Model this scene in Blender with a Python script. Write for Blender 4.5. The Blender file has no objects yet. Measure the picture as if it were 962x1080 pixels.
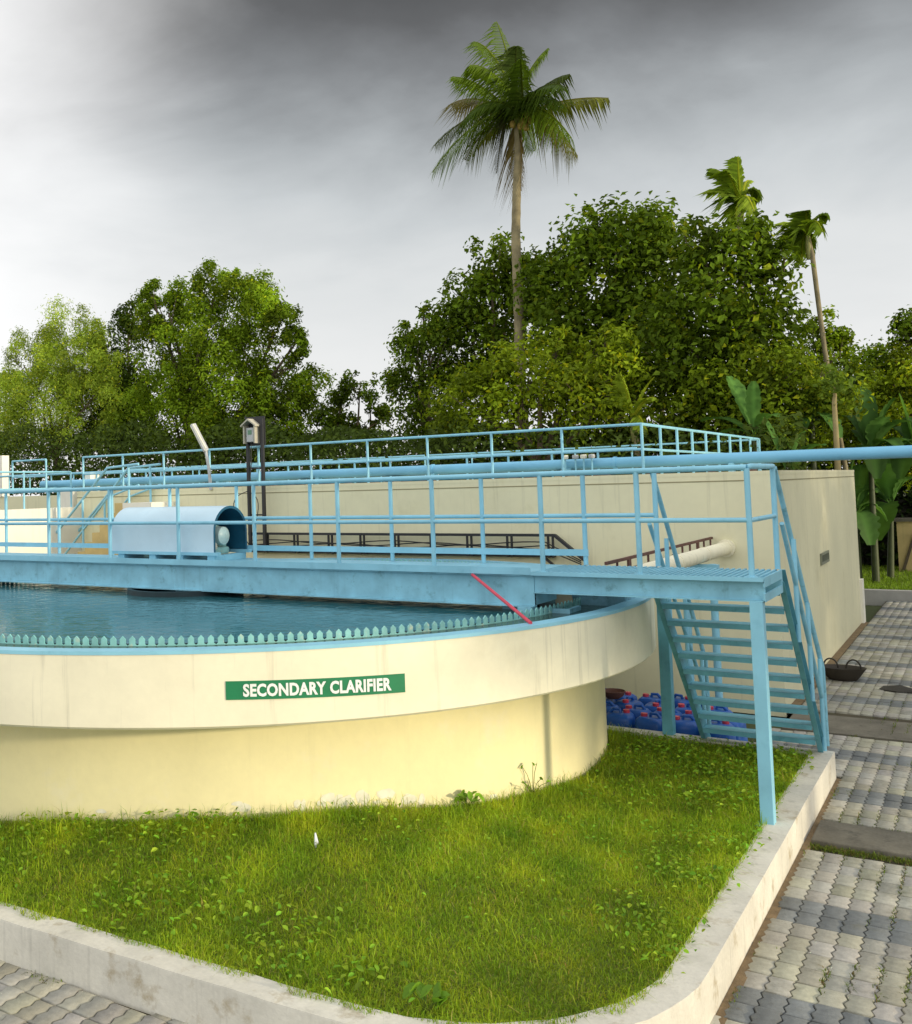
import bpy, bmesh, math, random
import numpy as np
from math import radians as rad, sin, cos, pi
from mathutils import Matrix, Vector
random.seed(7); rng = np.random.default_rng(7)
sc = bpy.context.scene
COL = sc.collection

# ------------------------------------------------------------------ camera
FPX, PPX, PPY, ROLL, PITCH, CAMZ = 1048., 300., 461., 0.0280, math.atan2(55, 1048), 3.47
AZ = math.atan2(747, 1048)
fh = np.array([-sin(AZ), cos(AZ), 0]); rh = np.array([cos(AZ), sin(AZ), 0]); uz = np.array([0, 0, 1.])
CF = fh*cos(PITCH)+uz*sin(PITCH); U0 = uz*cos(PITCH)-fh*sin(PITCH)
CR = rh*cos(ROLL)-U0*sin(ROLL); CU = U0*cos(ROLL)+rh*sin(ROLL)
CC = np.array([0, 0, CAMZ])
cam = bpy.data.cameras.new('camera'); camo = bpy.data.objects.new('camera', cam); COL.objects.link(camo)
m = Matrix.Identity(4)
for i in range(3):
    m[i][0] = CR[i]; m[i][1] = CU[i]; m[i][2] = -CF[i]; m[i][3] = CC[i]
camo.matrix_world = m
cam.sensor_width = 36; cam.lens = FPX/1080*36
cam.shift_x = (481-PPX)/1080; cam.shift_y = -(540-PPY)/1080
cam.clip_end = 2000; cam.clip_start = 0.1
sc.camera = camo
def at(x, y, Y):                       # photo pixel -> point on the upright plane at distance Y along the bridge's normal
    r = CF+CR*(x-PPX)/FPX-CU*(y-PPY)/FPX
    return CC+r*Y/r[1]
def dep(p): return float((np.asarray(p)-CC)@CF)

# ------------------------------------------------------------------ world and sun
SUN_EL, SUN_AZ = rad(9.5), rad(3)       # azimuth counted from +X towards +Y
w = bpy.data.worlds.new('World'); sc.world = w; w.use_nodes = True
nt = w.node_tree; nt.nodes.clear(); N = nt.nodes.new; L = nt.links.new
out = N('ShaderNodeOutputWorld'); mixs = N('ShaderNodeMixShader')
bgs = N('ShaderNodeBackground'); bgc = N('ShaderNodeBackground')
sky = N('ShaderNodeTexSky'); sky.sky_type = 'NISHITA'; sky.sun_disc = False
sky.sun_elevation = SUN_EL; sky.sun_rotation = pi/2-SUN_AZ
L(sky.outputs[0], bgs.inputs[0]); bgs.inputs[1].default_value = 0.10
tc = N('ShaderNodeTexCoord'); sep = N('ShaderNodeSeparateXYZ'); L(tc.outputs['Generated'], sep.inputs[0])
def M(op, a, b=None, c=None, clamp=False):
    n = N('ShaderNodeMath'); n.operation = op; n.use_clamp = clamp
    for i, v in enumerate((a, b, c)):
        if v is None: continue
        if isinstance(v, (int, float)): n.inputs[i].default_value = v
        else: L(v, n.inputs[i])
    return n.outputs[0]
def MR(v, a, b, c=0., d=1., smooth=True):
    n = N('ShaderNodeMapRange'); n.interpolation_type = 'SMOOTHSTEP' if smooth else 'LINEAR'
    L(v, n.inputs[0])
    for i, q in enumerate((a, b, c, d)): n.inputs[i+1].default_value = q
    return n.outputs[0]
z = sep.outputs['Z']
den = M('ADD', M('MAXIMUM', z, 0.0), 0.22)
px_ = M('DIVIDE', sep.outputs['X'], den); py_ = M('DIVIDE', sep.outputs['Y'], den)
cmb = N('ShaderNodeCombineXYZ'); L(px_, cmb.inputs[0]); L(py_, cmb.inputs[1])
nz = N('ShaderNodeTexNoise'); L(cmb.outputs[0], nz.inputs['Vector']); nz.inputs['Scale'].default_value = 1.5
nz.inputs['Detail'].default_value = 7; nz.inputs['Roughness'].default_value = 0.52; nz.inputs['Distortion'].default_value = 0.35
nz2 = N('ShaderNodeTexNoise'); L(cmb.outputs[0], nz2.inputs['Vector']); nz2.inputs['Scale'].default_value = 3.4
nz2.inputs['Detail'].default_value = 8; nz2.inputs['Roughness'].default_value = 0.55
nn = M('ADD', M('MULTIPLY', M('SUBTRACT', nz.outputs[0], 0.5), 0.17), M('MULTIPLY', M('SUBTRACT', nz2.outputs[0], 0.5), 0.06))
zz = M('ADD', z, nn)
ramp = N('ShaderNodeValToRGB'); L(zz, ramp.inputs[0]); cr = ramp.color_ramp
stops = [(0, (.86, .86, .855)), (.12, (.80, .81, .81)), (.21, (.71, .73, .735)), (.275, (.58, .61, .625)), (.33, (.41, .435, .45)),
         (.38, (.23, .24, .25)), (.425, (.125, .127, .13)), (.475, (.075, .076, .077)), (.57, (.11, .11, .115)), (.68, (.75, .77, .8)), (1, (1.0, 1.02, 1.06))]
cr.elements[0].position, cr.elements[0].color = stops[0][0], (*stops[0][1], 1)
cr.elements[1].position, cr.elements[1].color = stops[-1][0], (*stops[-1][1], 1)
for p, c in stops[1:-1]:
    e = cr.elements.new(p); e.color = (*c, 1)
# the bright gap in the cloud towards the left and the paler sky behind the viewer
dr = N('ShaderNodeVectorMath'); dr.operation = 'DOT_PRODUCT'; L(tc.outputs['Generated'], dr.inputs[0]); dr.inputs[1].default_value = tuple(rh)
df = N('ShaderNodeVectorMath'); df.operation = 'DOT_PRODUCT'; L(tc.outputs['Generated'], df.inputs[0]); df.inputs[1].default_value = tuple(fh)
azm = M('ARCTAN2', dr.outputs['Value'], df.outputs['Value'])
azn = M('ADD', azm, M('MULTIPLY', M('SUBTRACT', nz.outputs[0], 0.5), 0.22))
left = M('MULTIPLY', MR(azn, -0.02, -0.36), 1.0)
back = MR(df.outputs['Value'], 0.25, -0.25)
mx1 = N('ShaderNodeMixRGB'); L(left, mx1.inputs[0]); L(ramp.outputs[0], mx1.inputs[1]); mx1.inputs[2].default_value = (1.0, 1.0, 1.0, 1)
mx2 = N('ShaderNodeMixRGB'); L(back, mx2.inputs[0]); L(mx1.outputs[0], mx2.inputs[1]); mx2.inputs[2].default_value = (1.25, 1.27, 1.30, 1)
L(mx2.outputs[0], bgc.inputs[0]); bgc.inputs[1].default_value = 1.0
mixs.inputs[0].default_value = 0.96
L(bgs.outputs[0], mixs.inputs[1]); L(bgc.outputs[0], mixs.inputs[2]); L(mixs.outputs[0], out.inputs[0])

sl = bpy.data.lights.new('sun', 'SUN'); sl.energy = 3.0; sl.angle = rad(2.5); sl.color = (1.0, .86, .62)
so = bpy.data.objects.new('sun', sl); COL.objects.link(so)
sdir = Vector((cos(SUN_EL)*cos(SUN_AZ), cos(SUN_EL)*sin(SUN_AZ), sin(SUN_EL)))
so.rotation_euler = sdir.to_track_quat('Z', 'Y').to_euler(); so.location = (30, 5, 20)
sc.view_settings.view_transform = 'Standard'; sc.view_settings.look = 'None'
sc.view_settings.exposure = 0.1; sc.view_settings.gamma = 1; sc.view_settings.use_curve_mapping = False
sc.render.engine = 'CYCLES'

# ------------------------------------------------------------------ materials
MATS = {}
def mat(name, col, rough=.6, var=.12, scale=3., streak=0., dirt=None, dirt_amt=.0, bump=.0, bscale=40., metal=0., attr=None, trans=0., spec=.4, var_fine=0.):
    m_ = bpy.data.materials.new(name); m_.use_nodes = True
    t = m_.node_tree; b = t.nodes['Principled BSDF']; n = t.nodes.new; l = t.links.new
    b.inputs['Roughness'].default_value = rough; b.inputs['Metallic'].default_value = metal
    b.inputs['Specular IOR Level'].default_value = spec
    tco = n('ShaderNodeTexCoord'); src = tco.outputs['Object']
    def noise(sc_, vec=src, det=5, ro=.55):
        q = n('ShaderNodeTexNoise'); q.inputs['Scale'].default_value = sc_; q.inputs['Detail'].default_value = det
        q.inputs['Roughness'].default_value = ro; l(vec, q.inputs['Vector']); return q.outputs[0]
    def rng_(v, a, b_, c, d):
        q = n('ShaderNodeMapRange'); l(v, q.inputs[0])
        for i, x in enumerate((a, b_, c, d)): q.inputs[i+1].default_value = x
        return q.outputs[0]
    def mixc(f, a, b_, blend='MIX'):
        q = n('ShaderNodeMixRGB'); q.blend_type = blend
        for i, x in enumerate((f, a, b_)):
            if isinstance(x, (int, float)): q.inputs[i].default_value = x
            elif isinstance(x, tuple): q.inputs[i].default_value = (*x, 1)
            else: l(x, q.inputs[i])
        return q.outputs[0]
    c = tuple(col)
    if attr:
        a = n('ShaderNodeAttribute'); a.attribute_name = attr; c = mixc(1., c, a.outputs['Color'], 'MULTIPLY')
    if var:
        v = rng_(noise(scale), .3, .7, 1-var, 1+var*.6)
        cc = n('ShaderNodeCombineXYZ'); [l(v, cc.inputs[i]) for i in range(3)]
        c = mixc(1., c, cc.outputs[0], 'MULTIPLY')
    if var_fine:
        v = rng_(noise(scale*14), .3, .7, 1-var_fine, 1+var_fine)
        cc = n('ShaderNodeCombineXYZ'); [l(v, cc.inputs[i]) for i in range(3)]
        c = mixc(1., c, cc.outputs[0], 'MULTIPLY')
    if streak:
        mp = n('ShaderNodeMapping'); l(src, mp.inputs[0]); mp.inputs['Scale'].default_value = (5., 5., .22)
        s_ = noise(1.6, mp.outputs[0], 6, .65); f = rng_(s_, .56, .80, 0., streak)
        c = mixc(f, c, tuple(x*.45 for x in col))
    if dirt:
        f = rng_(noise(scale*1.7, det=8, ro=.7), .56, .72, 0., dirt_amt)
        c = mixc(f, c, tuple(dirt))
    if isinstance(c, tuple): b.inputs['Base Color'].default_value = (*c, 1)
    else: l(c, b.inputs['Base Color'])
    if bump:
        bp = n('ShaderNodeBump'); bp.inputs['Strength'].default_value = bump; bp.inputs['Distance'].default_value = .02
        l(noise(bscale, det=6, ro=.6), bp.inputs['Height']); l(bp.outputs[0], b.inputs['Normal'])
    if trans:
        tr = n('ShaderNodeBsdfTranslucent'); ms = n('ShaderNodeMixShader'); ms.inputs[0].default_value = trans
        if isinstance(c, tuple): tr.inputs[0].default_value = (*c, 1)
        else: l(mixc(1., c, (1.25, 1.25, .6), 'MULTIPLY'), tr.inputs[0])
        o = t.nodes['Material Output']; l(b.outputs[0], ms.inputs[1]); l(tr.outputs[0], ms.inputs[2]); l(ms.outputs[0], o.inputs[0])
    MATS[name] = m_; return m_
BLUE = mat('blue_paint', (.26, .56, .69), .45, .14, 2.2, streak=.25, dirt=(.10, .30, .42), dirt_amt=.35, bump=.05, bscale=25)
BLUE2 = mat('blue_paint_weathered', (.25, .54, .66), .5, .22, 3.5, streak=.5, dirt=(.06, .16, .17), dirt_amt=.65, bump=.1, bscale=20)
PIPEB = mat('blue_pipe_paint', (.19, .48, .68), .4, .1, 1.5, dirt=(.3, .55, .7), dirt_amt=.3)
CREAM = mat('cream_wall_paint', (.82, .77, .57), .75, .10, .9, streak=.75, dirt=(.62, .55, .36), dirt_amt=.3, bump=.08, bscale=12, var_fine=.02)
YELLOW = mat('yellow_wall_paint', (.84, .755, .43), .75, .08, .9, streak=.12, dirt=(.82, .76, .6), dirt_amt=.45, bump=.08, bscale=12, var_fine=.02)
BUILD = mat('beige_wall_paint', (.74, .70, .47), .8, .08, .5, streak=.5, dirt=(.56, .52, .30), dirt_amt=.5, bump=.06, bscale=10, var_fine=.02)
GROOVE = mat('beige_groove', (.30, .27, .15), .9)
WHITEC = mat('white_limewash', (.80, .77, .66), .8, .08, 1.2, streak=.25, bump=.08)
STAIR = mat('dark_teal_stair', (.13, .38, .46), .5, .22, 3.5, streak=.4, dirt=(.04, .16, .18), dirt_amt=.5, bump=.1, bscale=20)  # darker teal than the bridge blue, for stairs and far leg
KERB = mat('kerb_whitewash', (.62, .59, .50), .85, .16, 2.2, streak=.7, dirt=(.30, .23, .12), dirt_amt=.8, bump=.25, bscale=18, var_fine=.05)
OCHRE = mat('ochre_plaster', (.55, .42, .18), .85, .15)
TEAL = mat('weir_fibreglass', (.24, .55, .53), .5, .25, 6, dirt=(.62, .64, .45), dirt_amt=.8)
BLACK = mat('black_steel', (.025, .025, .027), .5, .2, 4)
CABLE = mat('black_cable', (.02, .02, .02), .6, 0)
RUST = mat('rusty_steel', (.13, .06, .045), .8, .35, 9, dirt=(.05, .03, .03), dirt_amt=.8)
GREY = mat('galvanised_grey', (.45, .46, .45), .45, .15, 5)
PALE = mat('pale_box_paint', (.46, .43, .34), .5, .12, 6)
GLASS = mat('meter_glass', (.10, .22, .13), .15, .1)
LAMPW = mat('lamp_diffuser', (.78, .74, .60), .35, .08, 6)
GREEN = mat('green_sign_paint', (.012, .19, .075), .6, .15, 4, dirt=(.03, .25, .12), dirt_amt=.4)
LETTER = mat('white_sign_paint', (.78, .80, .76), .6, .08, 8)
RED = mat('red_rod_paint', (.62, .055, .09), .4, .15, 6)
CANB = mat('blue_can_plastic', (.014, .095, .38), .35, .2, 5, dirt=(.10, .16, .30), dirt_amt=.5)
CAPR = mat('red_cap_plastic', (.55, .05, .08), .35, .1, 5)
SLUDGE = mat('algae_green', (.035, .045, .018), .6, .3, 6)
DARKIN = mat('dark_steel', (.012, .03, .035), .5, .3, 5)
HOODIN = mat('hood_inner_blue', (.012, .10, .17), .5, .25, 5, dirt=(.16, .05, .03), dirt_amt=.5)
TAN = mat('tan_concrete', (.42, .36, .24), .85, .15, 4, bump=.2)
MOTOR = mat('motor_enamel', (.20, .38, .36), .35, .25, 7, dirt=(.5, .36, .12), dirt_amt=.6)
CONC = mat('dirty_concrete', (.155, .14, .105), .95, .3, 2.5, dirt=(.055, .05, .04), dirt_amt=.8, bump=.4, bscale=14, var_fine=.12)
CONC2 = mat('pale_concrete', (.40, .39, .35), .9, .15, 2.5, dirt=(.25, .24, .2), dirt_amt=.6, bump=.2)
PAVE = mat('paver_concrete', (1, 1, 1), .9, .25, 1.3, attr='tone', bump=.35, bscale=55, dirt=(.12, .115, .07), dirt_amt=.6, var_fine=.14)
JOINT = mat('joint_soil', (.075, .062, .036), 1, .35, 5, dirt=(.05, .075, .015), dirt_amt=.8, bump=.5)
SOIL = mat('lawn_soil', (.13, .17, .02), 1, .35, 3, dirt=(.07, .05, .025), dirt_amt=.6, bump=.6)
BROWN = mat('bare_soil', (.20, .14, .075), 1, .3, 6, bump=.6)
GROUND = mat('rough_ground', (.07, .085, .03), 1, .35, .3, bump=.4)
GRASS = mat('grass_blade', (1, 1, 1), .55, 0, attr='tone', trans=.35, spec=.2)
LEAF = mat('tree_leaf', (1, 1, 1), .5, 0, attr='tone', trans=.36, spec=.06)
BARK = mat('bark', (.12, .09, .055), .9, .3, 3, bump=.6, bscale=9)
PALMT = mat('palm_trunk', (.24, .20, .11), .9, .35, 3.2, bump=.6, bscale=6)
RUBBER = mat('black_rubber', (.035, .028, .02), .7, .3, 6)
STONE = mat('dark_rubble_stone', (.05, .046, .036), .95, .5, 1.6, dirt=(.14, .12, .10), dirt_amt=.6, bump=1., bscale=3)
PAPER = mat('white_scrap', (.75, .76, .78), .6, 0)
COCO = mat('coconut_husk', (.30, .20, .04), .6, .25, 4)
def water_mat(name, col, rough, bs, strength):
    m_ = bpy.data.materials.new(name); m_.use_nodes = True; t = m_.node_tree; b = t.nodes['Principled BSDF']
    b.inputs['Base Color'].default_value = (*col, 1); b.inputs['Roughness'].default_value = rough; b.inputs['IOR'].default_value = 1.33
    tco = t.nodes.new('ShaderNodeTexCoord'); n1 = t.nodes.new('ShaderNodeTexNoise'); n1.inputs['Scale'].default_value = bs
    n1.inputs['Detail'].default_value = 4; n1.inputs['Distortion'].default_value = .4
    t.links.new(tco.outputs['Object'], n1.inputs['Vector'])
    bp = t.nodes.new('ShaderNodeBump'); bp.inputs['Strength'].default_value = strength; bp.inputs['Distance'].default_value = .02
    t.links.new(n1.outputs[0], bp.inputs['Height']); t.links.new(bp.outputs[0], b.inputs['Normal']); return m_
WATER = water_mat('tank_water', (.028, .13, .15), .06, 6., .6)
WATER2 = water_mat('channel_water', (.03, .045, .022), .12, 9., .4)

# ------------------------------------------------------------------ mesh helpers
class MB:
    def __init__(s): s.v = []; s.f = []
    def add(s, vs, fs):
        o = len(s.v); s.v += [tuple(map(float, p)) for p in vs]; s.f += [tuple(i+o for i in q) for q in fs]; return s
    def box(s, x0, x1, y0, y1, z0, z1):
        vs = [(x0, y0, z0), (x1, y0, z0), (x1, y1, z0), (x0, y1, z0), (x0, y0, z1), (x1, y0, z1), (x1, y1, z1), (x0, y1, z1)]
        return s.add(vs, [(0, 3, 2, 1), (4, 5, 6, 7), (0, 1, 5, 4), (1, 2, 6, 5), (2, 3, 7, 6), (3, 0, 4, 7)])
    def bar(s, a, b, w_, h, up=(0, 0, 1)):      # box section from a to b
        a = np.array(a, float); b = np.array(b, float); d = b-a; d /= np.linalg.norm(d)
        u = np.array(up, float); sd = np.cross(d, u); sd /= np.linalg.norm(sd); u = np.cross(sd, d)
        vs = [p+sd*i*w_/2+u*j*h/2 for p in (a, b) for i, j in ((-1, -1), (1, -1), (1, 1), (-1, 1))]
        return s.add(vs, [(0, 1, 2, 3), (7, 6, 5, 4), (0, 4, 5, 1), (1, 5, 6, 2), (2, 6, 7, 3), (3, 7, 4, 0)])
    def tube(s, pts, r, n=10, caps=True):
        pts = [np.array(p, float) for p in pts]; rs = r if isinstance(r, (list, tuple)) else [r]*len(pts)
        rings = []; prev = None
        for i, p in enumerate(pts):
            d = (pts[min(i+1, len(pts)-1)]-pts[max(i-1, 0)]); d /= (np.linalg.norm(d)+1e-9)
            if prev is None:
                a = np.array([0, 0, 1.]) if abs(d[2]) < .9 else np.array([1., 0, 0])
                u = np.cross(a, d)
            else: u = prev-d*(prev@d)
            u /= np.linalg.norm(u); prev = u; v = np.cross(d, u)
            rings.append([p+rs[i]*(u*cos(2*pi*k/n)+v*sin(2*pi*k/n)) for k in range(n)])
        vs = [q for rg in rings for q in rg]; fs = []
        for i in range(len(pts)-1):
            for k in range(n): fs.append((i*n+k, i*n+(k+1) % n, (i+1)*n+(k+1) % n, (i+1)*n+k))
        if caps: fs += [tuple(range(n-1, -1, -1)), tuple((len(pts)-1)*n+k for k in range(n))]
        return s.add(vs, fs)
    def lathe(s, prof, c=(0, 0), n=32, a0=0, a1=2*pi, close=False):   # prof: (r,z) list
        full = abs(a1-a0-2*pi) < 1e-6; na = n if full else n+1; k = len(prof); vs = []
        for i in range(na):
            a = a0+(a1-a0)*i/n
            vs += [(c[0]+r*cos(a), c[1]+r*sin(a), z_) for r, z_ in prof]
        fs = []
        for i in range(n):
            j = (i+1) % na
            for q in range(k if close else k-1):
                q2 = (q+1) % k; fs.append((i*k+q, j*k+q, j*k+q2, i*k+q2))
        return s.add(vs, fs)
    def prism(s, poly, z0, z1):       # poly: xy outline (ccw)
        n = len(poly); vs = [(x, y, z0) for x, y in poly]+[(x, y, z1) for x, y in poly]
        return s.add(vs, [tuple(range(n-1, -1, -1)), tuple(range(n, 2*n))]+[(i, (i+1) % n, n+(i+1) % n, n+i) for i in range(n)])
    def build(s, name, material, parent=None, smooth=False, bevel=0, loc=None, mod=False):
        me = bpy.data.meshes.new(name); me.from_pydata(s.v, [], s.f); me.validate()
        if bevel:
            bm = bmesh.new(); bm.from_mesh(me)
            es = [e for e in bm.edges if len(e.link_faces) == 2 and e.calc_face_angle(0) > .6]
            bmesh.ops.bevel(bm, geom=es, offset=bevel, segments=2, affect='EDGES', profile=.5, clamp_overlap=True); bm.to_mesh(me); bm.free()
        me.materials.append(material)
        if smooth: shade(me)
        o = bpy.data.objects.new(name, me); COL.objects.link(o)
        if parent is not None:
            o.parent = parent
            pl = parent; off = Vector((0, 0, 0))
            while pl is not None: off += pl.location; pl = pl.parent
            me.transform(Matrix.Translation(-off))
        return o
def shade(me, ang=.7):
    me.polygons.foreach_set('use_smooth', [True]*len(me.polygons))
    bm = bmesh.new(); bm.from_mesh(me)
    for e in bm.edges:
        if len(e.link_faces) == 2 and e.calc_face_angle(0) > ang: e.smooth = False
    bm.to_mesh(me); bm.free()
def npmesh(name, V, F, material, tone=None, parent=None, kind=None, smooth=False):
    """V (n,3); F list of int arrays (m,3)/(m,4); tone (n,3) colour per vertex"""
    me = bpy.data.meshes.new(name); me.vertices.add(len(V)); me.vertices.foreach_set('co', np.asarray(V, np.float32).ravel())
    loops = np.concatenate([f_.ravel() for f_ in F]); tot = np.concatenate([np.full(len(f_), f_.shape[1]) for f_ in F])
    st = np.concatenate([[0], np.cumsum(tot)[:-1]])
    me.loops.add(len(loops)); me.loops.foreach_set('vertex_index', loops.astype(np.int32))
    me.polygons.add(len(tot)); me.polygons.foreach_set('loop_start', st.astype(np.int32)); me.polygons.foreach_set('loop_total', tot.astype(np.int32))
    if smooth: me.polygons.foreach_set('use_smooth', np.ones(len(tot), bool))
    me.update(calc_edges=True)
    if tone is not None:
        a = me.color_attributes.new('tone', 'FLOAT_COLOR', 'POINT')
        a.data.foreach_set('color', np.concatenate([tone, np.ones((len(V), 1))], 1).astype(np.float32).ravel())
    me.materials.append(material)
    o = bpy.data.objects.new(name, me); COL.objects.link(o)
    if parent is not None:
        o.parent = parent; me.transform(Matrix.Translation(-parent.location))
    if kind: o['kind'] = kind
    return o
def tag(o, label, cat, group=None):
    o['label'] = label; o['category'] = cat
    if group: o['group'] = group
    return o
def thing(name, label, cat, loc=(0, 0, 0), group=None):
    o = bpy.data.objects.new(name, None); COL.objects.link(o); o.location = loc; o.empty_display_size = .2
    return tag(o, label, cat, group)
def structure(o): o['kind'] = 'structure'; return o
def stuff(o): o['kind'] = 'stuff'; return o
def smoothstep(x): x = np.clip(x, 0, 1); return x*x*(3-2*x)

# ------------------------------------------------------------------ key measures
TCX, TCY, TR, ZRIM, ZBAND, TR2 = -8.61, 10.85, 5.406, 2.142, 1.484, 4.80
KX, KH = -1.66, .30
WY, WXE, WZ = 16.36, -2.70, 3.55          # front wall plane, right corner, wall top

# ------------------------------------------------------------------ ground
g = MB().add([(-400, -60, -.16), (400, -60, -.16), (400, 900, -.16), (-400, 900, -.16)], [(0, 1, 2, 3)])
structure(g.build('ground', GROUND))
g = MB().add([(-16, 1, -.026), (9, 1, -.026), (9, 31.55, -.026), (-2.6, 31.55, -.026), (-2.6, 13.2, -.026), (-16, 13.2, -.026)], [(0, 1, 2, 3, 4, 5)])
structure(g.build('paving_bed', JOINT))

def kerb_line(off):                # outline of the kerb's outer face, moved inwards by off
    pts = []
    r = 1.75
    for x in [-16., -12.]+list(np.arange(-9, -3.7, .27)): pts.append((x, 4.93+.05*(x+6.3)+off))
    cx, cy = KX-r, 5.10+r-.02
    for k in range(0, 15):
        a = rad(-88)+rad(88)*k/14
        pts.append((cx+(r-off)*cos(a), cy+(r-off)*sin(a)))
    for y in (8., 9.5, 11., 12.2): pts.append((KX-off, y))
    return pts
outer = kerb_line(0); inner = kerb_line(.235)
outer.append((KX, 13.0)); inner.append((KX-.235, 12.78))
o2 = outer+[(-4.6, 13.0)]; i2 = inner+[(-4.6, 12.78)]
k = MB(); n = len(o2)
vs = []
prof = [(0, -.16), (0, KH-.02), (.02, KH), (.98, KH), (1, KH-.02), (1, -.16)]
for i in range(n):
    a = np.array(o2[i]); b = np.array(i2[i]); j = .004*np.sin(i*2.3)
    for t_, z_ in prof:
        p = a+(b-a)*t_; vs.append((p[0], p[1], z_+(j if z_ > .2 else 0)))
P = len(prof); fs = []
for i in range(n-1):
    for q in range(P-1): fs.append((i*P+q, (i+1)*P+q, (i+1)*P+q+1, i*P+q+1))
fs += [tuple(range(P)), tuple((n-1)*P+q for q in range(P-1, -1, -1))]
kb = k.add(vs, fs).build('kerb_wall', KERB, smooth=True)
tag(kb, 'low whitewashed kerb wall curving round the corner of the grass bed', 'kerb wall')

# lawn height
HA = np.radians([-170, -120, -98, -80, -57, -37, -21, -7, 7, 25, 60]); HZ = np.array([.42, .42, .42, .42, .57, .54, .38, .29, .24, .24, .24])
inner_np = np.array(inner)
def lawn_z(X, Y):
    X = np.asarray(X, float); Y = np.asarray(Y, float)
    a = np.arctan2(Y-TCY, X-TCX); ht = np.interp(a, HA, HZ); dt = np.maximum(np.hypot(X-TCX, Y-TCY)-TR2, 0)
    dk = np.min(np.hypot(X[..., None]-inner_np[:, 0], Y[..., None]-inner_np[:, 1]), -1)
    yk = np.where(X < KX-1.75, Y-(5.165+.05*(X+6.3)), 9e9); dk = np.minimum(dk, np.abs(yk))
    dk = np.minimum(dk, np.abs(KX-.235-X)+np.maximum(6.9-Y, 0)); dk = np.minimum(dk, np.abs(12.78-Y))
    t_ = smoothstep(dk/(dk+dt+1e-6)*1.15)
    return .265+(ht-.265)*t_+.02*np.sin(X*2.1+1)*np.sin(Y*1.7)*np.minimum(dk, 1)
def in_lawn(X, Y, mrg=0.0):
    ok = (np.hypot(X-TCX, Y-TCY) > TR2+.02) & (X < KX-.235-mrg) & (Y < 12.78-mrg) & (Y > 5.165+.05*(X+6.3)+mrg) & (X > -15)
    r = 1.75-.235-mrg; cx, cy = KX-1.75, 5.10+1.73
    corner = (X > cx) & (Y < cy) & (np.hypot(X-cx, Y-cy) > r)
    return ok & ~corner
# soil under the grass: a fine grid
gx = np.arange(-15, KX-.2, .12); gy = np.arange(4.7, 12.95, .12)
GX, GY = np.meshgrid(gx, gy); GZ = lawn_z(GX, GY)-.01
ins = in_lawn(GX, GY, -.17) | (np.hypot(GX-TCX, GY-TCY) <= TR2+.02) & (np.hypot(GX-TCX, GY-TCY) > TR2-.3)
GZ = np.where(in_lawn(GX, GY, -.02), GZ, np.minimum(GZ, .25))
idx = np.arange(GX.size).reshape(GX.shape); fc = ins[:-1, :-1] & ins[1:, :-1] & ins[:-1, 1:] & ins[1:, 1:]
Q = np.stack([idx[:-1, :-1], idx[:-1, 1:], idx[1:, 1:], idx[1:, :-1]], -1)[fc]
structure(npmesh('lawn', np.stack([GX.ravel(), GY.ravel(), GZ.ravel()], 1), [Q], SOIL, smooth=True))

# grass blades
def blades(n, X, Y, Z, h, wd, tone, lean=.6):
    az = rng.uniform(0, 2*pi, n); la = rng.uniform(0, 2*pi, n); ln = np.abs(rng.normal(0, lean, n))*h
    sx, sy = np.cos(az)*wd/2, np.sin(az)*wd/2; dx, dy = np.cos(la)*ln, np.sin(la)*ln
    V = np.empty((n, 5, 3))
    V[:, 0] = np.stack([X-sx, Y-sy, Z], 1); V[:, 1] = np.stack([X+sx, Y+sy, Z], 1)
    hm = Z+h*.6
    V[:, 2] = np.stack([X+dx*.35+sx*.8, Y+dy*.35+sy*.8, hm], 1); V[:, 3] = np.stack([X+dx*.35-sx*.8, Y+dy*.35-sy*.8, hm], 1)
    V[:, 4] = np.stack([X+dx, Y+dy, Z+h*np.clip(1-.35*(ln/h)**2, .35, 1)], 1)
    b = np.arange(n)*5
    return V.reshape(-1, 3), [np.stack([b, b+1, b+2, b+3], 1), np.stack([b+3, b+2, b+4], 1)], np.repeat(tone, 5, 0)
def noise2(X, Y, s=1., seed=0):
    r_ = np.random.default_rng(seed); v = np.zeros_like(X)
    for k in range(6):
        a, b, c = r_.normal(0, 1.5*s, 2).tolist()+[r_.uniform(0, 6)]
        v += np.sin(a*X+b*Y+c)
    return v/3
nb = 520000
X = rng.uniform(-9.5, KX-.2, nb); Y = rng.uniform(4.9, 12.85, nb)
edge = rng.normal(0, .035, nb)
ok = in_lawn(X, Y, 0) | (in_lawn(X, Y, -.06+.05*noise2(X, Y, 5, 8)) & (rng.random(nb) < .5))
d_near = np.hypot(X, Y); ok &= (rng.random(nb) < np.clip(1.25-(d_near-7)*.10, .35, 1))
X, Y = X[ok], Y[ok]; n_ = len(X); Z = np.where(in_lawn(X, Y, 0), np.maximum(lawn_z(X, Y), .28)-.01, KH-.004)
p1 = noise2(X, Y, 1.2, 3); p2 = noise2(X, Y, 4., 5)
h = np.where(rng.random(n_) < .86, rng.uniform(.022, .052, n_), rng.gamma(6, .0125, n_)).clip(.015, .13)*(1+.22*p1)*(1+.5*(np.hypot(X-TCX, Y-TCY) < TR2+.35))
base = np.array([.275, .390, .020])[None]*np.clip(1+.20*p1[:, None]+.16*p2[:, None]+rng.normal(0, .16, (n_, 1)), .45, 1.7)
dry = rng.random(n_) < .06; base[dry] = np.array([.42, .37, .09])*rng.uniform(.6, 1.1, (dry.sum(), 1))
base[:, 0] *= np.clip(1+.10*p2+rng.normal(0, .1, n_), .6, 1.5)
V, F, T = blades(n_, X, Y, Z, h, rng.uniform(.0035, .007, n_), base, 1.15)
stuff(tag(npmesh('grass', V, F, GRASS, T), 'bright green short grass covering the bed between tank and kerb', 'grass'))

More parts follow.
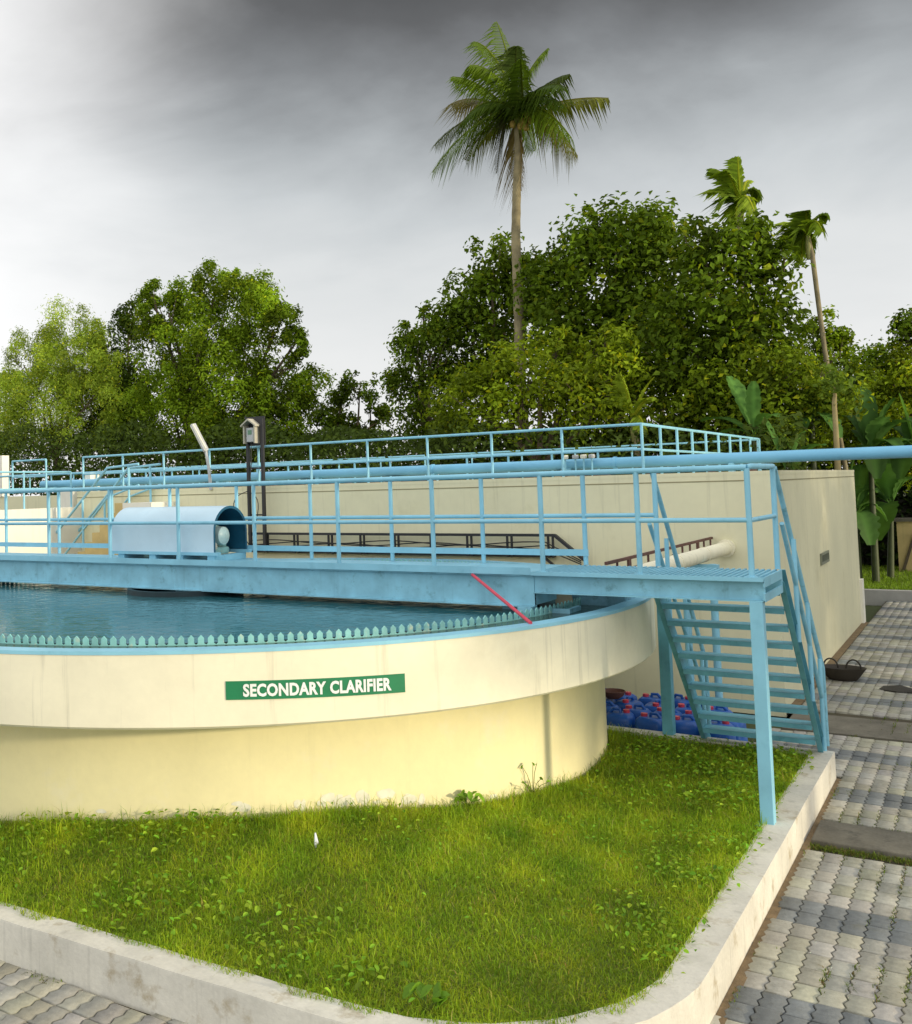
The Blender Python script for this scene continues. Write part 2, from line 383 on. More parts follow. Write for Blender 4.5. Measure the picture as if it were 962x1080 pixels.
# broad leaved ground cover
def leafset(C_, size, nrm, asp, tone, fold=.25):
    """diamond leaves folded on the midrib; C_ (n,3) centre, nrm (n,3) normal-ish"""
    n = len(C_); nrm = nrm/(np.linalg.norm(nrm, axis=1, keepdims=True)+1e-9)
    r_ = rng.normal(0, 1, (n, 3)); t_ = np.cross(nrm, r_); t_ /= np.linalg.norm(t_, axis=1, keepdims=True)+1e-9
    s_ = np.cross(nrm, t_); L_ = size[:, None]*t_; W_ = (size*asp)[:, None]*s_
    V = np.empty((n, 4, 3)); up = nrm*(size*asp*fold)[:, None]
    V[:, 0] = C_-L_*.5; V[:, 1] = C_+W_*.5+up-L_*.05; V[:, 2] = C_+L_*.5-up*.6; V[:, 3] = C_-W_*.5+up-L_*.05
    b = np.arange(n)*4
    return V.reshape(-1, 3), np.concatenate([np.stack([b, b+1, b+2], 1), np.stack([b, b+2, b+3], 1)]), np.repeat(tone, 4, 0)
def leafset6(C_, size, nrm, asp, tone):
    n = len(C_); nrm = nrm/(np.linalg.norm(nrm, axis=1, keepdims=True)+1e-9)
    r_ = rng.normal(0, 1, (n, 3)); t_ = np.cross(nrm, r_); t_ /= np.linalg.norm(t_, axis=1, keepdims=True)+1e-9
    s_ = np.cross(nrm, t_); V = np.empty((n, 8, 3)); L_ = size[:, None]*t_; W_ = (size*asp)[:, None]*s_; U_ = nrm*(size*.16)[:, None]
    V[:, 0] = C_-L_*.5; V[:, 1] = C_-L_*.25+W_*.38+U_*.7; V[:, 2] = C_+L_*.1+W_*.46+U_*.8; V[:, 3] = C_+L_*.38+W_*.2+U_*.2
    V[:, 4] = C_+L_*.5-U_*.5; V[:, 5] = C_+L_*.38-W_*.2+U_*.2; V[:, 6] = C_+L_*.1-W_*.46+U_*.8; V[:, 7] = C_-L_*.25-W_*.38+U_*.7
    b = np.arange(n)*8
    q = np.concatenate([np.stack([b, b+1, b+2, b+3], 1), np.stack([b+5, b+6, b+7, b], 1)])
    tr = np.stack([b, b+3, b+4], 1); tr2 = np.stack([b, b+4, b+5], 1)
    return V.reshape(-1, 3), [q, np.concatenate([tr, tr2])], np.repeat(tone, 8, 0)
def weed_leaves(cx, cy, r, n, size, zs=.06, gauss=True):
    if gauss: X = cx+rng.normal(0, r/2, n); Y = cy+rng.normal(0, r/2, n)
    Z = np.maximum(lawn_z(X, Y), .27)
    C_ = np.stack([X, Y, Z+rng.uniform(.03, zs+.05, n)], 1)
    nr = np.stack([rng.normal(0, .45, n), rng.normal(0, .45, n), np.ones(n)], 1)
    return C_, nr, rng.uniform(.7, 1.3, n)*size
patches = [(-6.0, 6.35, .75, 330, .085), (-7.0, 6.0, .6, 240, .085), (-5.1, 5.75, .5, 170, .09), (-5.6, 5.5, .35, 90, .09), (-4.2, 5.7, .55, 190, .085), (-3.6, 5.55, .35, 80, .09),
           (-2.25, 7.4, .45, 150, .075), (-2.15, 8.4, .4, 150, .07), (-2.1, 9.3, .4, 150, .07), (-2.3, 10.6, .5, 330, .075), (-2.6, 11.6, .8, 620, .075),
           (-3.3, 12.2, .5, 320, .075), (-2.3, 12.4, .4, 330, .085), (-3.7, 11.4, .4, 150, .07), (-3.1, 10.2, .7, 200, .06), (-3.0, 8.9, .8, 160, .055), (-4.4, 7.6, .8, 150, .055), (-5.8, 6.9, .5, 170, .07), (-2.0, 6.9, .25, 50, .07), (-3.3, 7.0, .9, 90, .05), (-7.9, 5.6, .6, 200, .085)]
Cs, Ns, Ss = [], [], []
for cx, cy, r, n, s_ in patches:
    n = int(n*(.6 if cx < -3.4 else .9))
    c_, nr, sz = weed_leaves(cx, cy, r, n, s_); ok = in_lawn(c_[:, 0], c_[:, 1], -.13)
    Cs.append(c_[ok]); Ns.append(nr[ok]); Ss.append(sz[ok])
Cs, Ns, Ss = map(np.concatenate, (Cs, Ns, Ss)); n_ = len(Cs)
T = np.array([.22, .37, .024])[None]*np.clip(rng.normal(1, .22, (n_, 1)), .4, 1.8); T[:, 0] *= rng.uniform(.75, 1.3, n_)
V, F, T = leafset6(Cs, Ss*.62, Ns, .62, T)
stuff(tag(npmesh('ground_cover', V, F, GRASS, T), 'broad leaved weeds spreading through the grass bed', 'ground cover'))
def weed(x, y, n, size, hh, label):
    z0 = float(lawn_z(np.array([x]), np.array([y]))[0])
    t = thing('weed_plant', label, 'weed', (x, y, z0))
    st = MB(); Cs = []
    for i in range(n):
        a = rng.uniform(0, 2*pi); rr = rng.uniform(.3, 1)*hh*.7; p = np.array([x+rr*cos(a), y+rr*sin(a), z0+hh*rng.uniform(.35, 1)])
        st.tube([(x, y, z0), ((x+p[0])/2, (y+p[1])/2, z0+(p[2]-z0)*.7), p], .003, 4); Cs.append(p)
    Cs = np.array(Cs); T = np.array([.19, .36, .03])[None]*rng.uniform(.6, 1.4, (n, 1))
    V, F, T = leafset6(Cs, rng.uniform(.8, 1.2, n)*size, np.stack([rng.normal(0, .6, n), rng.normal(-.2, .6, n), np.ones(n)], 1), .55, T)
    npmesh('foliage', V, F, GRASS, T, t); st.build('stem', SOIL, t)
weed(-2.98, 5.50, 9, .12, .16, 'leafy weed on the inner edge of the kerb at the very front of the bed')
weed(-4.22, 8.75, 14, .11, .18, 'small leafy weed against the yellow wall at the tank\'s foot')
weed(-3.92, 9.6, 12, .06, .34, 'thin tall weed stalks beside the yellow tank base wall near its right end')
s = MB().tube([(-4.72, 6.9, .50), (-4.71, 6.9, .56), (-4.725, 6.91, .63)], [.010, .018, .006], 6)
tag(s.build('paper_scrap', PAPER), 'small white scrap standing up in the grass', 'litter')

# ------------------------------------------------------------------ paving
def pavers():
    V, F4, T = [], [], []
    w_, l_ = .158, .248
    zig = [(0, 0), (.012, .13), (-.012, .37), (.012, .63), (-.012, .87), (0, 1)]
    def excl(x, y):
        if y > 13.05: return x < (WXE+.12 if y > 16.3 else -2.7) or y > 31.4
        if x > KX+.06: return y > 31.4
        # front strip
        cx, cy = KX-1.75, 5.10+1.73
        if y < 4.93+.05*(x+6.3)+.08 and x < cx: return False
        if x >= cx and y < cy and math.hypot(x-cx, y-cy) > 1.75-.06: return False
        return True
    nx0, nx1 = int(-9.6/w_), int(3/w_)
    for iy in range(int(2.6/l_), int(31.5/l_)):
        y0 = iy*l_
        if 10.4 < y0+l_/2 < 11.4 or 15.2 < y0+l_/2 < 16.5: continue
        row = (iy-28) % 7
        dark = row in (0, 1) if y0 < 17 else (row in (0, 1))
        for ix in range(nx0, nx1):
            x0 = ix*w_-.035
            if y0 > 5.4 and x0 < -2.75: continue
            if excl(x0+w_/2, y0+l_/2): continue
            g_ = .0045; dz = rng.normal(0, .0035); tx, ty = rng.normal(0, .005, 2)
            lft = [(x0+g_+a, y0+g_+b*(l_-2*g_)) for a, b in zig]; rgt = [(x0+w_-g_+a, y0+g_+b*(l_-2*g_)) for a, b in zig]
            o = len(V)
            if dark: c = np.array([.18, .19, .185])*rng.uniform(.78, 1.2)
            else: c = np.array([.37, .355, .295])*rng.uniform(.78, 1.1)*np.array([1, rng.uniform(.97, 1.02), rng.uniform(.88, 1.05)])
            for (ring, zz_, ins_) in (('b', -.05, 0), ('m', -.005, 0), ('t', 0, .005)):
                for (x, y), sgn in [(p, 1) for p in lft]+[(p, -1) for p in rgt]:
                    xx = x+sgn*ins_; yy = y+(ins_ if y < y0+.02 else (-ins_ if y > y0+l_-.02 else 0))
                    V.append((xx, yy, zz_+(dz+tx*(x-x0)+ty*(y-y0) if ring != 'b' else 0))); T.append(c*(1 if ring == 't' else .82))  # bevel shading painted in: tone darker below the top face
            n6 = 6
            for q in range(5): F4.append((o+24+q, o+24+6+q, o+24+6+q+1, o+24+q+1))
            ringidx = [0, 6, 7, 8, 9, 10, 11, 5, 4, 3, 2, 1]
            for lv in (0, 12):
                for q in range(12):
                    a, b = ringidx[q], ringidx[(q+1) % 12]; F4.append((o+lv+a, o+lv+b, o+lv+12+b, o+lv+12+a))
    return np.array(V), [np.array(F4)], np.array(T)
V, F, T = pavers()
structure(npmesh('paving', V, F, PAVE, T))
# concrete strip across the paving and covered drain slabs
d = MB().box(-2.58, 4, 15.25, 16.35, -.06, -.004)
structure(d.build('drain_strip', CONC, bevel=.004))
for i in range(3):
    x0 = -1.60+i*.83+(.0 if i else 0)
    o = MB().box(x0, x0+.815, 10.62, 11.27, -.05, .035+.006*(i % 2)).build('drain_cover', CONC, bevel=.012)
    if i == 0: tag(o, 'dirty concrete drain slab butted against the kerb wall', 'drain cover')
    elif i == 1: tag(o, 'dirty concrete drain slab at the right edge, next to the slab by the kerb', 'drain cover')
    else: tag(o, 'concrete drain slab farthest from the kerb wall', 'drain cover')
o = MB().box(KX+.003, KX+.075, 5.9, 13.0, -.05, -.004).box(WXE+.003, WXE+.13, 16.4, 26.8, -.05, .004).build('soil_strip', BROWN)
structure(o)
# grass tufts in joints and along the drain
n_ = 30000
X = rng.choice(np.arange(-11, 6), n_)*.158-.035+rng.normal(0, .012, n_); Y = 5.6+rng.random(n_)**1.6*17
pp_ = noise2(X, Y, 2.6, 11); ok = (X > KX+.05) & (pp_ > .2+.5*rng.random(n_))
X, Y = X[ok], Y[ok]
Xd = rng.uniform(-1.6, .6, 2600); Yd = 10.54+rng.normal(0, .035, 2600)
Xe = rng.uniform(-2.4, .6, 900); Ye = 15.2+rng.normal(0, .05, 900)
Xf = rng.uniform(-1.6, .6, 500); Yf = 11.32+rng.normal(0, .02, 500)
kk = noise2(Xe, Ye, 3, 2) > .3; Xe, Ye = Xe[kk], Ye[kk]; kk = noise2(Xf, Yf, 3, 2) > .2; Xf, Yf = Xf[kk], Yf[kk]
Xg = rng.uniform(-8.5, -5.6, 700); Yg = 4.93+.05*(Xg+6.3)-.06+rng.normal(0, .03, 700); kk = noise2(Xg, Yg, 3, 9) > .25; Xg, Yg = Xg[kk], Yg[kk]
Xh = KX+.06+rng.normal(0, .02, 900); Yh = rng.uniform(6.5, 12.8, 900); kk = noise2(Xh, Yh, 3, 4) > .45; Xh, Yh = Xh[kk], Yh[kk]
X = np.concatenate([X, Xd, Xe, Xf, Xg, Xh]); Y = np.concatenate([Y, Yd, Ye, Yf, Yg, Yh]); n_ = len(X)
T = np.array([.12, .17, .02])[None]*rng.uniform(.5, 1.5, (n_, 1)); T[rng.random(n_) < .2] = (.2, .15, .06)
V, F, T = blades(n_, X, Y, np.full(n_, -.015), rng.uniform(.012, .05, n_), rng.uniform(.004, .009, n_), T, 1.)
stuff(tag(npmesh('joint_grass', V, F, GRASS, T), 'tufts of grass growing in the joints of the grey pavers', 'grass'))

# ------------------------------------------------------------------ clarifier tank
tk = thing('clarifier_tank', 'round cream settling tank with overhanging band and yellow base', 'tank', (TCX, TCY, 0))
c = (TCX, TCY)
RI = TR-.16
MB().lathe([(RI, 1.6), (RI, ZRIM-.03), (TR, ZRIM-.03), (TR, ZBAND+.02), (TR-.02, ZBAND), (TR2-.1, ZBAND)], c, 160).build('upper_band', CREAM, tk, True)
MB().lathe([(RI-.008, ZRIM-.04), (RI-.008, ZRIM), (TR+.006, ZRIM), (TR+.006, ZRIM-.032)], c, 160).build('rim', BLUE, tk, True)
MB().lathe([(TR2, ZBAND+.01), (TR2, -.1)], c, 128).build('base_wall', YELLOW, tk, True)
MB().lathe([(.02, 1.7), (RI, 1.7)], c, 96).build('tank_floor', SLUDGE, tk)
b = MB()
for i in range(26):
    a = rng.uniform(-.86, -.52) if i < 20 else rng.uniform(-1.3, -.3); z0 = float(np.interp(a, HA, HZ))+rng.uniform(.04, .14); w2 = rng.uniform(.006, .016); hh = rng.uniform(.04, .13); vs = []
    for k_ in range(9):
        t_ = 2*pi*k_/9; q = rng.uniform(.6, 1.1); vs.append((TCX+(TR2+.002)*cos(a+w2*cos(t_)*q), TCY+(TR2+.002)*sin(a+w2*cos(t_)*q), z0+hh*.5*sin(t_)*q))
    b.add(vs, [tuple(range(9))])
stuff(b.build('paint_patches', mat('pale_filler', (.80, .76, .60), .8, .15, 9), tk))
# v-notch weir: many pointed teeth in one plate
RW = 4.76; nt_ = 330; v_, f_ = [], []
for i in range(nt_):
    a = 2*pi*i/nt_; da = 2*pi/nt_
    prof = [(-.5, 1.9), (.5, 1.9), (.5, 2.088), (.30, 2.10), (.31, 2.145), (0, 2.174), (-.31, 2.145), (-.30, 2.10), (-.5, 2.088)]
    for rr in (RW, RW-.012):
        v_ += [(TCX+rr*cos(a+da*t_), TCY+rr*sin(a+da*t_), z_) for t_, z_ in prof]
    o = i*18; f_ += [tuple(o+q for q in range(9)), tuple(o+17-q for q in range(9))]
    f_ += [(o+2+q, o+11+q, o+12+q, o+3+q) for q in range(6)]
MB().add(v_, f_).build('weir_plate', TEAL, tk)
structure(MB().lathe([(.01, 2.102), (RW-.013, 2.102)], c, 96).build('water', WATER))
structure(MB().lathe([(RW+.001, 2.084), (RI-.001, 2.084)], c, 96).build('channel_water', WATER2))
# central well below the drive
cw = thing('centre_well', 'dark round feed well hanging under the bridge in the water', 'feed well', (-9.2, 10.45, 2.0))
MB().lathe([(.80, 1.95), (.80, 2.17), (.74, 2.17), (.74, 1.95)], (-9.2, 10.45), 40).build('well_skirt', DARKIN, cw, True)
MB().tube([(-9.2, 10.45, 1.9), (-9.2, 10.45, 2.5)], .14, 16).build('drive_shaft', BLUE2, cw, True)

# sign painted on the band
def cyl_pt(a, z_, r): return (TCX+r*cos(a), TCY+r*sin(a), z_)
a0 = math.atan2(6.545-TCY, -5.341+8.61); a1 = math.atan2(7.654-TCY, -4.25+8.61)
sg = thing('sign', 'green sign panel with white letters SECONDARY CLARIFIER on the tank band', 'sign', cyl_pt((a0+a1)/2, 1.78, TR))
pn = MB(); v_ = []; f_ = []; NN = 40
def zt(t_): return 1.876-.026*t_
def zb(t_): return 1.722-.032*t_
for i in range(NN+1):
    t_ = i/NN; a = a0+(a1-a0)*t_
    for rr in (TR-.01, TR+.006):
        v_ += [cyl_pt(a, zb(t_), rr), cyl_pt(a, zt(t_), rr)]
for i in range(NN):
    o = i*4; f_ += [(o+2, o+6, o+7, o+3), (o+3, o+7, o+5, o+1), (o, o+4, o+6, o+2)]
f_ += [(0, 2, 3, 1), (NN*4, NN*4+1, NN*4+3, NN*4+2)]
pn.add(v_, f_).build('sign_panel', GREEN, sg)
cu = bpy.data.curves.new('lettering', 'FONT'); cu.body = 'SECONDARY CLARIFIER'; cu.size = 1; cu.offset = .040; cu.resolution_u = 3; cu.space_word = 1.1; cu.space_character = 1.05
to = bpy.data.objects.new('lettering', cu); COL.objects.link(to); bpy.context.view_layer.update()
me = bpy.data.meshes.new_from_object(to.evaluated_get(bpy.context.evaluated_depsgraph_get())); bpy.data.objects.remove(to)
bm = bmesh.new(); bm.from_mesh(me); bmesh.ops.remove_doubles(bm, verts=bm.verts, dist=1e-4)
xs = [q.co.x for q in bm.verts]; ys = [q.co.y for q in bm.verts]; xa, xb, ya, yb = min(xs), max(xs), min(ys), max(ys)
for k_ in range(1, 40):
    xx = xa+(xb-xa)*k_/40
    bmesh.ops.bisect_plane(bm, geom=bm.verts[:]+bm.edges[:]+bm.faces[:], plane_co=(xx, 0, 0), plane_no=(1, 0, 0))
for q in bm.verts:
    t_ = .092+(q.co.x-xa)/(xb-xa)*.825; v = (q.co.y-ya)/(yb-ya); a = a0+(a1-a0)*t_
    z_ = zb(t_)+(zt(t_)-zb(t_))*(.15+.70*v); p = cyl_pt(a, z_, TR+.010); q.co = Vector(p)-sg.location
bm.to_mesh(me); bm.free(); me.materials.append(LETTER); me.name = 'lettering'
lo = bpy.data.objects.new('lettering', me); COL.objects.link(lo); lo.parent = sg

# ------------------------------------------------------------------ footbridge
YN, YF = 10.06, 10.90
DX0, DXM, DX1 = -15.6, -4.0, -1.78
fb = thing('footbridge', 'long blue steel footbridge with railings spanning the round tank', 'footbridge', (DX1, YN, 0))
def ibeam(x0, x1, y, z0, z1, fw=.11, t_=.014):
    b = MB(); b.box(x0, x1, y-.006, y+.006, z0+t_, z1-t_); b.box(x0, x1, y-fw/2, y+fw/2, z0, z0+t_); b.box(x0, x1, y-fw/2, y+fw/2, z1-t_, z1); return b
ibeam(DX0, DXM, YN, 2.165, 2.50).build('main_beam', BLUE2, fb)
ibeam(DX0, DXM, YF, 2.165, 2.50).build('main_beam', BLUE2, fb)
MB().box(DXM-.012, DXM, YN+.06, YF-.06, 2.18, 2.49).build('end_plate', BLUE2, fb)
b = MB()
for x in np.arange(DX0+.4, DXM, 1.5): MB().box(x, x+.06, YN+.012, YF-.012, 2.28, 2.40).build('cross_member', BLUE2, fb)

for y in (YN, YF):
    s_ = 1 if y == YF else -1
    b = MB(); b.box(DXM+.002, DX1, y-.006*s_-.003, y-.006*s_+.003, 2.322, 2.488); b.box(DXM+.002, DX1, y-.04, y+.03, 2.31, 2.322); b.box(DXM+.002, DX1, y-.04, y+.03, 2.488, 2.50)
    b.build('platform_beam', BLUE2, fb)
MB().box(DX1-.012, DX1+.006, YN-.04, YF+.05, 2.445, 2.535).box(DX1-.012, DX1+.006, YN-.04, YF+.05, 2.31, 2.385).box(DX1-.012, DX1+.006, YF-.0, YF+.05, 2.385, 2.445).build('end_channel', BLUE, fb)
MB().box(DX0, DXM+.0, YN-.085, YF+.075, 2.502, 2.534).build('deck', BLUE, fb)
b = MB()
for x in np.arange(DXM+.01, DX1-.02, .055): b.box(x, x+.022, YN-.07, YF+.06, 2.504, 2.537)
for y in np.linspace(YN-.06, YF+.04, 6): b.box(DXM+.004, DX1-.014, y-.008, y+.008, 2.502, 2.522)
b.box(DXM+.004, DX1+.004, YN-.10, YN-.071, 2.501, 2.540)
b.build('platform_grating', BLUE, fb)
MB().box(DX0, DXM+.3, YF+.01, YF+.022, 2.64, 2.712).build('kick_plate', BLUE, fb)
MB().box(DX0, DXM, YN-.092, YN-.087, 2.505, 2.58).build('toe_angle', BLUE, fb)
RT = .026
npx = [-11.49-1.285*2, -11.49-1.285, -11.49, -10.214, -8.927, -7.646, -6.394, -5.141, -3.880, -2.890, -1.878]
for i, x in enumerate(npx):
    b = MB().tube([(x, YN-.04, 2.52), (x, YN-.04, 3.545)], RT, 10); b.box(x-.05, x+.05, YN-.09, YN+.01, 2.537, 2.546); b.build('post', BLUE, fb, True)
fpx = [-14.9, -13.606, -12.3, -11.1, -9.9, -8.65, -7.407, -6.188, -4.96, -3.74, -2.965]
for x in fpx:
    MB().tube([(x, YF+.04, 2.54), (x, YF+.04, 3.555)], RT, 10).build('post', BLUE, fb, True)
MB().tube([(DX1-.03, YF+.04, 2.54), (DX1-.03, YF+.04, 3.555)], RT, 10).build('post', BLUE, fb, True)
MB().tube([(DX0, YN-.04, 3.55), (-1.878, YN-.04, 3.555)], RT+.002, 12).build('top_rail', BLUE, fb, True)
MB().tube([(DX0, YN-.04, 3.055), (-1.878, YN-.04, 3.065)], RT-.003, 12).build('mid_rail', BLUE, fb, True)
MB().tube([(DX0, YF+.04, 3.56), (-2.965, YF+.04, 3.56)], RT+.002, 12).build('top_rail', BLUE, fb, True)
MB().tube([(DX0, YF+.04, 3.085), (-2.965, YF+.04, 3.085)], RT-.003, 12).build('mid_rail', BLUE, fb, True)
MB().tube([(-1.878, YN-.04, 3.555), (-1.85, YN, 3.562), (DX1-.03, YF+.04, 3.562)], RT+.002, 12).build('end_rail', BLUE, fb, True)
MB().tube([(-1.878, YN-.04, 3.06), (DX1-.03, YF+.04, 3.07)], RT-.003, 12).build('end_rail', BLUE, fb, True)
b = MB().box(-1.915, -1.80, YN-.045, YN+.07, .25, 2.309); b.box(-1.96, -1.76, YN-.08, YN+.11, .27, .285); b.build('leg', BLUE, fb, bevel=.006)
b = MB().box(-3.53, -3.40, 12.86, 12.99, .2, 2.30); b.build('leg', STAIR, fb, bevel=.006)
MB().box(-3.52, -3.41, YF+.035, 12.99, 2.31, 2.42).build('bracket_beam', BLUE2, fb)
b = MB().box(-4.17, -4.02, YN-.07, YN+.09, 2.0, 2.163); b.box(-4.22, -3.97, YN-.12, YN+.14, 1.99, 2.07); b.build('bearing_pedestal', BLUE2, fb, bevel=.005)

# stairs from the platform down to the paving
stc = thing('staircase', 'blue open tread steel stairs running down behind the platform', 'staircase', (-2.4, 12.0, 0))
XL, XR = -3.03, DX1-.03
S0, S1 = np.array([0, 10.99, 2.47]), np.array([0, 13.13, .16])
dS = (S1-S0)/np.linalg.norm(S1-S0); nS = np.array([0, dS[2]*-1, dS[1]])
for x, sg_ in ((XL, 1), (XR, -1)):
    a = S0+np.array([x, 0, 0]); e = S1+np.array([x, 0, 0]); b = MB()
    b.bar(a, e, .008, .17, up=nS)
    for q in (-1, 1):
        off = nS*q*.081+np.array([sg_*-.025, 0, 0]); b.bar(a+off, e+off, .05, .008, up=nS)
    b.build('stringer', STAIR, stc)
nt2 = 11
for i in range(nt2):
    p = S0+(S1-S0)*((i+.75)/(nt2+.2)); y, z_ = p[1], p[2]
    b = MB(); b.box(XL+.006, XR-.006, y-.11, y+.11, z_-.004, z_+.004); b.box(XL+.006, XR-.006, y-.113, y-.105, z_-.05, z_+.004); b.box(XL+.006, XR-.006, y+.105, y+.113, z_-.04, z_+.004)
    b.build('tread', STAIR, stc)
for x, xo in ((XL, -.02), (XR, .05)):
    h0 = S0+np.array([x+xo, 0, 1.05]); h1 = S1+np.array([x+xo, 0, 1.05])
    if x == XL: h0 = np.array([-2.99, YF+.06, 3.54])
    else: h0 = np.array([DX1-.02, YF+.07, 3.55])
    MB().tube([h0, h1+np.array([0, .03, 0]), S1+np.array([x+xo, .06, .15])], RT, 10).build('handrail', BLUE2, stc, True)
    m0 = S0+np.array([x+xo, .0, .52]); m1 = S1+np.array([x+xo, .03, .56])
    MB().tube([m0, m1], RT-.003, 10).build('mid_rail', BLUE2, stc, True)
    for t_ in (.30, .62, .93):
        p = S0+(S1-S0)*t_+np.array([x+xo, 0, 0]); MB().tube([p-np.array([0, 0, .05]), p+np.array([0, 0, 1.02])], RT-.002, 10).build('post', BLUE, stc, True)

# red rod leaning between the beam and the rim
tag(MB().tube([(-4.66, 9.97, 2.49), (-3.62, 8.98, 2.15)], .017, 8).build('red_rod', RED, smooth=True), 'thin red rod leaning from the bridge beam down to the tank rim', 'rod')

# drive hood and gear motor
hd = thing('motor_hood', 'pale blue half round sheet metal hood over the bridge drive', 'motor hood', (-9.3, 10.48, 2.54))
def arch(x0, x1, yc, hw, z0, zt_, r_out=0., n=18):
    pr = []
    zc = z0+(zt_-z0)*.45
    pr.append((yc-hw-r_out, z0))
    for k in range(n+1):
        a = pi-pi*k/n; pr.append((yc+(hw+r_out)*cos(a), zc+(zt_-zc+r_out)*sin(a)))
    pr.append((yc+hw+r_out, z0)); return pr
yo = 10.50; hw = .36
po = arch(0, 0, yo, hw, 2.66, 3.27); pi_ = arch(0, 0, yo, hw-.012, 2.66, 3.258); n = len(po)
b = MB(); v_ = [(x, y, z_) for x in (-10.30, -8.42) for y, z_ in po]; b.add(v_, [(i, i+1, n+i+1, n+i) for i in range(n-1)])
b.build('hood_shell', mat('hood_paint', (.54, .71, .80), .4, .08, 2, dirt=(.42, .60, .70), dirt_amt=.4), hd, True)
b = MB(); v_ = [(x, y, z_) for x in (-10.28, -8.422) for y, z_ in pi_]; b.add(v_, [(i, n+i, n+i+1, i+1) for i in range(n-1)]); b.add([(-10.27, y, z_) for y, z_ in pi_], [tuple(range(n))])
b.build('hood_lining', HOODIN, hd, True)
b = MB(); v_ = [(-8.419, y, z_) for y, z_ in po]+[(-8.419, y, z_) for y, z_ in arch(0, 0, yo, hw-.035, 2.66, 3.235)]; b.add(v_, [(i, i+1, n+i+1, n+i) for i in range(n-1)]); b.build('edge_angle', HOODIN, hd)
b = MB()
for x in (-10.2, -9.6, -9.1, -8.55): b.box(x, x+.12, 10.16, 10.84, 2.536, 2.62)
b.box(-10.30, -8.35, 10.13, 10.20, 2.622, 2.664); b.box(-10.30, -8.35, 10.80, 10.87, 2.622, 2.664)
b.build('base_frame', BLUE, hd)
gm = thing('gear_motor', 'green grey gear motor standing inside the open end of the hood', 'motor', (-8.75, 10.45, 2.62))
b = MB().tube([(-9.1, 10.42, 2.87), (-9.05, 10.42, 2.87), (-9.0, 10.42, 2.87), (-8.66, 10.42, 2.87), (-8.6, 10.42, 2.87)], [.10, .15, .16, .16, .14], 20); b.build('motor_body', MOTOR, gm, True)
MB().tube([(-8.6, 10.42, 2.87), (-8.47, 10.42, 2.87), (-8.43, 10.42, 2.87)], [.13, .12, .06], 20).build('fan_cover', mat('motor_cover', (.45, .60, .58), .3, .2, 6), gm, True)
MB().box(-9.1, -8.5, 10.27, 10.57, 2.625, 2.72).box(-8.66, -8.6, 10.2, 10.64, 2.64, 2.98).build('gear_case', MOTOR, gm, bevel=.02)
MB().tube([(-8.6, 10.24, 2.74), (-8.48, 10.24, 2.74)], .05, 14).build('bearing_cap', PALE, gm, True)

# outlet box and scum trough at the bridge's end of the tank
ob = thing('outlet_box', 'weathered blue outlet box inside the tank rim under the platform', 'outlet box', (-3.7, 10.9, 2.05))
MB().box(-4.02, -3.36, 11.05, 11.09, 1.9, 2.36).box(-3.40, -3.36, 11.092, 11.7, 1.9, 2.30).build('box_wall', mat('mottled_blue_wall', (.23, .46, .56), .7, .3, 9, dirt=(.06, .10, .09), dirt_amt=.9, bump=.3), ob)
MB().box(-4.5, -4.3, 10.95, 11.70, 1.9, 2.36).build('scum_plate', DARKIN, ob)
b = MB().tube([(-4.02, 10.95, 2.17), (-3.93, 10.72, 2.17)], .095, 24); b.build('pipe_stub', TAN, ob, True)
MB().box(-4.45, -3.7, 10.25, 10.29, 1.95, 2.13).box(-3.74, -3.70, 10.29, 10.6, 1.95, 2.13).build('scum_trough', BLUE2, ob)

# ------------------------------------------------------------------ cream pipe, trays
pp1 = thing('inlet_pipe', 'fat cream pipe running from the building wall towards the tank', 'pipe', (-3.41, 16.3, 2.38))
MB().tube([(-3.41, 16.35, 2.38), (-3.41, 12.0, 2.38), (-3.415, 11.8, 2.37), (-3.47, 11.62, 2.33), (-3.56, 11.52, 2.27), (-3.72, 11.44, 2.15), (-3.78, 11.42, 1.98)], .10, 20).build('pipe_run', CREAM, pp1, True)
b = MB()
for y in (14.9, 13.4): MB().tube([(-3.41, y, 2.38), (-3.41, y+.04, 2.38)], .108, 20).build('collar', CREAM, pp1, True)
b.tube([(-3.41, 16.30, 2.38), (-3.41, 16.36, 2.38)], .135, 20); b.build('collar', CREAM, pp1, True)
sp = thing('pipe_support', 'pair of blue posts with a crossbar carrying the cream pipe', 'pipe support', (-3.3, 14.5, 0))
for x in (-3.58, -3.22): MB().tube([(x, 14.55, 0), (x, 14.55, 2.28)], .05, 10).build('leg', BLUE, sp, True)
MB().box(-3.66, -3.14, 14.50, 14.60, 2.20, 2.275).build('crossbar', BLUE, sp)
ct = thing('cable_tray', 'rusty ladder tray running beside the cream pipe to the wall', 'cable tray', (-3.6, 14.2, 2.5))
MB().box(-3.62, -3.59, 11.2, 16.34, 2.52, 2.555).box(-3.62, -3.59, 11.2, 16.34, 2.41, 2.425).build('tray_rail', RUST, ct)
b = MB()
for i, y in enumerate(np.arange(11.6, 16.3, .42)): b.box(-3.617, -3.593, y, y+(.10 if i % 4 == 1 else .018), 2.426, 2.519)
b.build('tray_rung', RUST, ct)
MB().box(-3.74, -3.60, 14.51, 14.59, 2.28, 2.41).build('tray_bracket', RUST, ct)
bt = thing('cable_tray', 'long black cable tray on paired legs along the beige wall', 'cable tray', (-9, 16.2, 2.3))
yb_ = 16.20
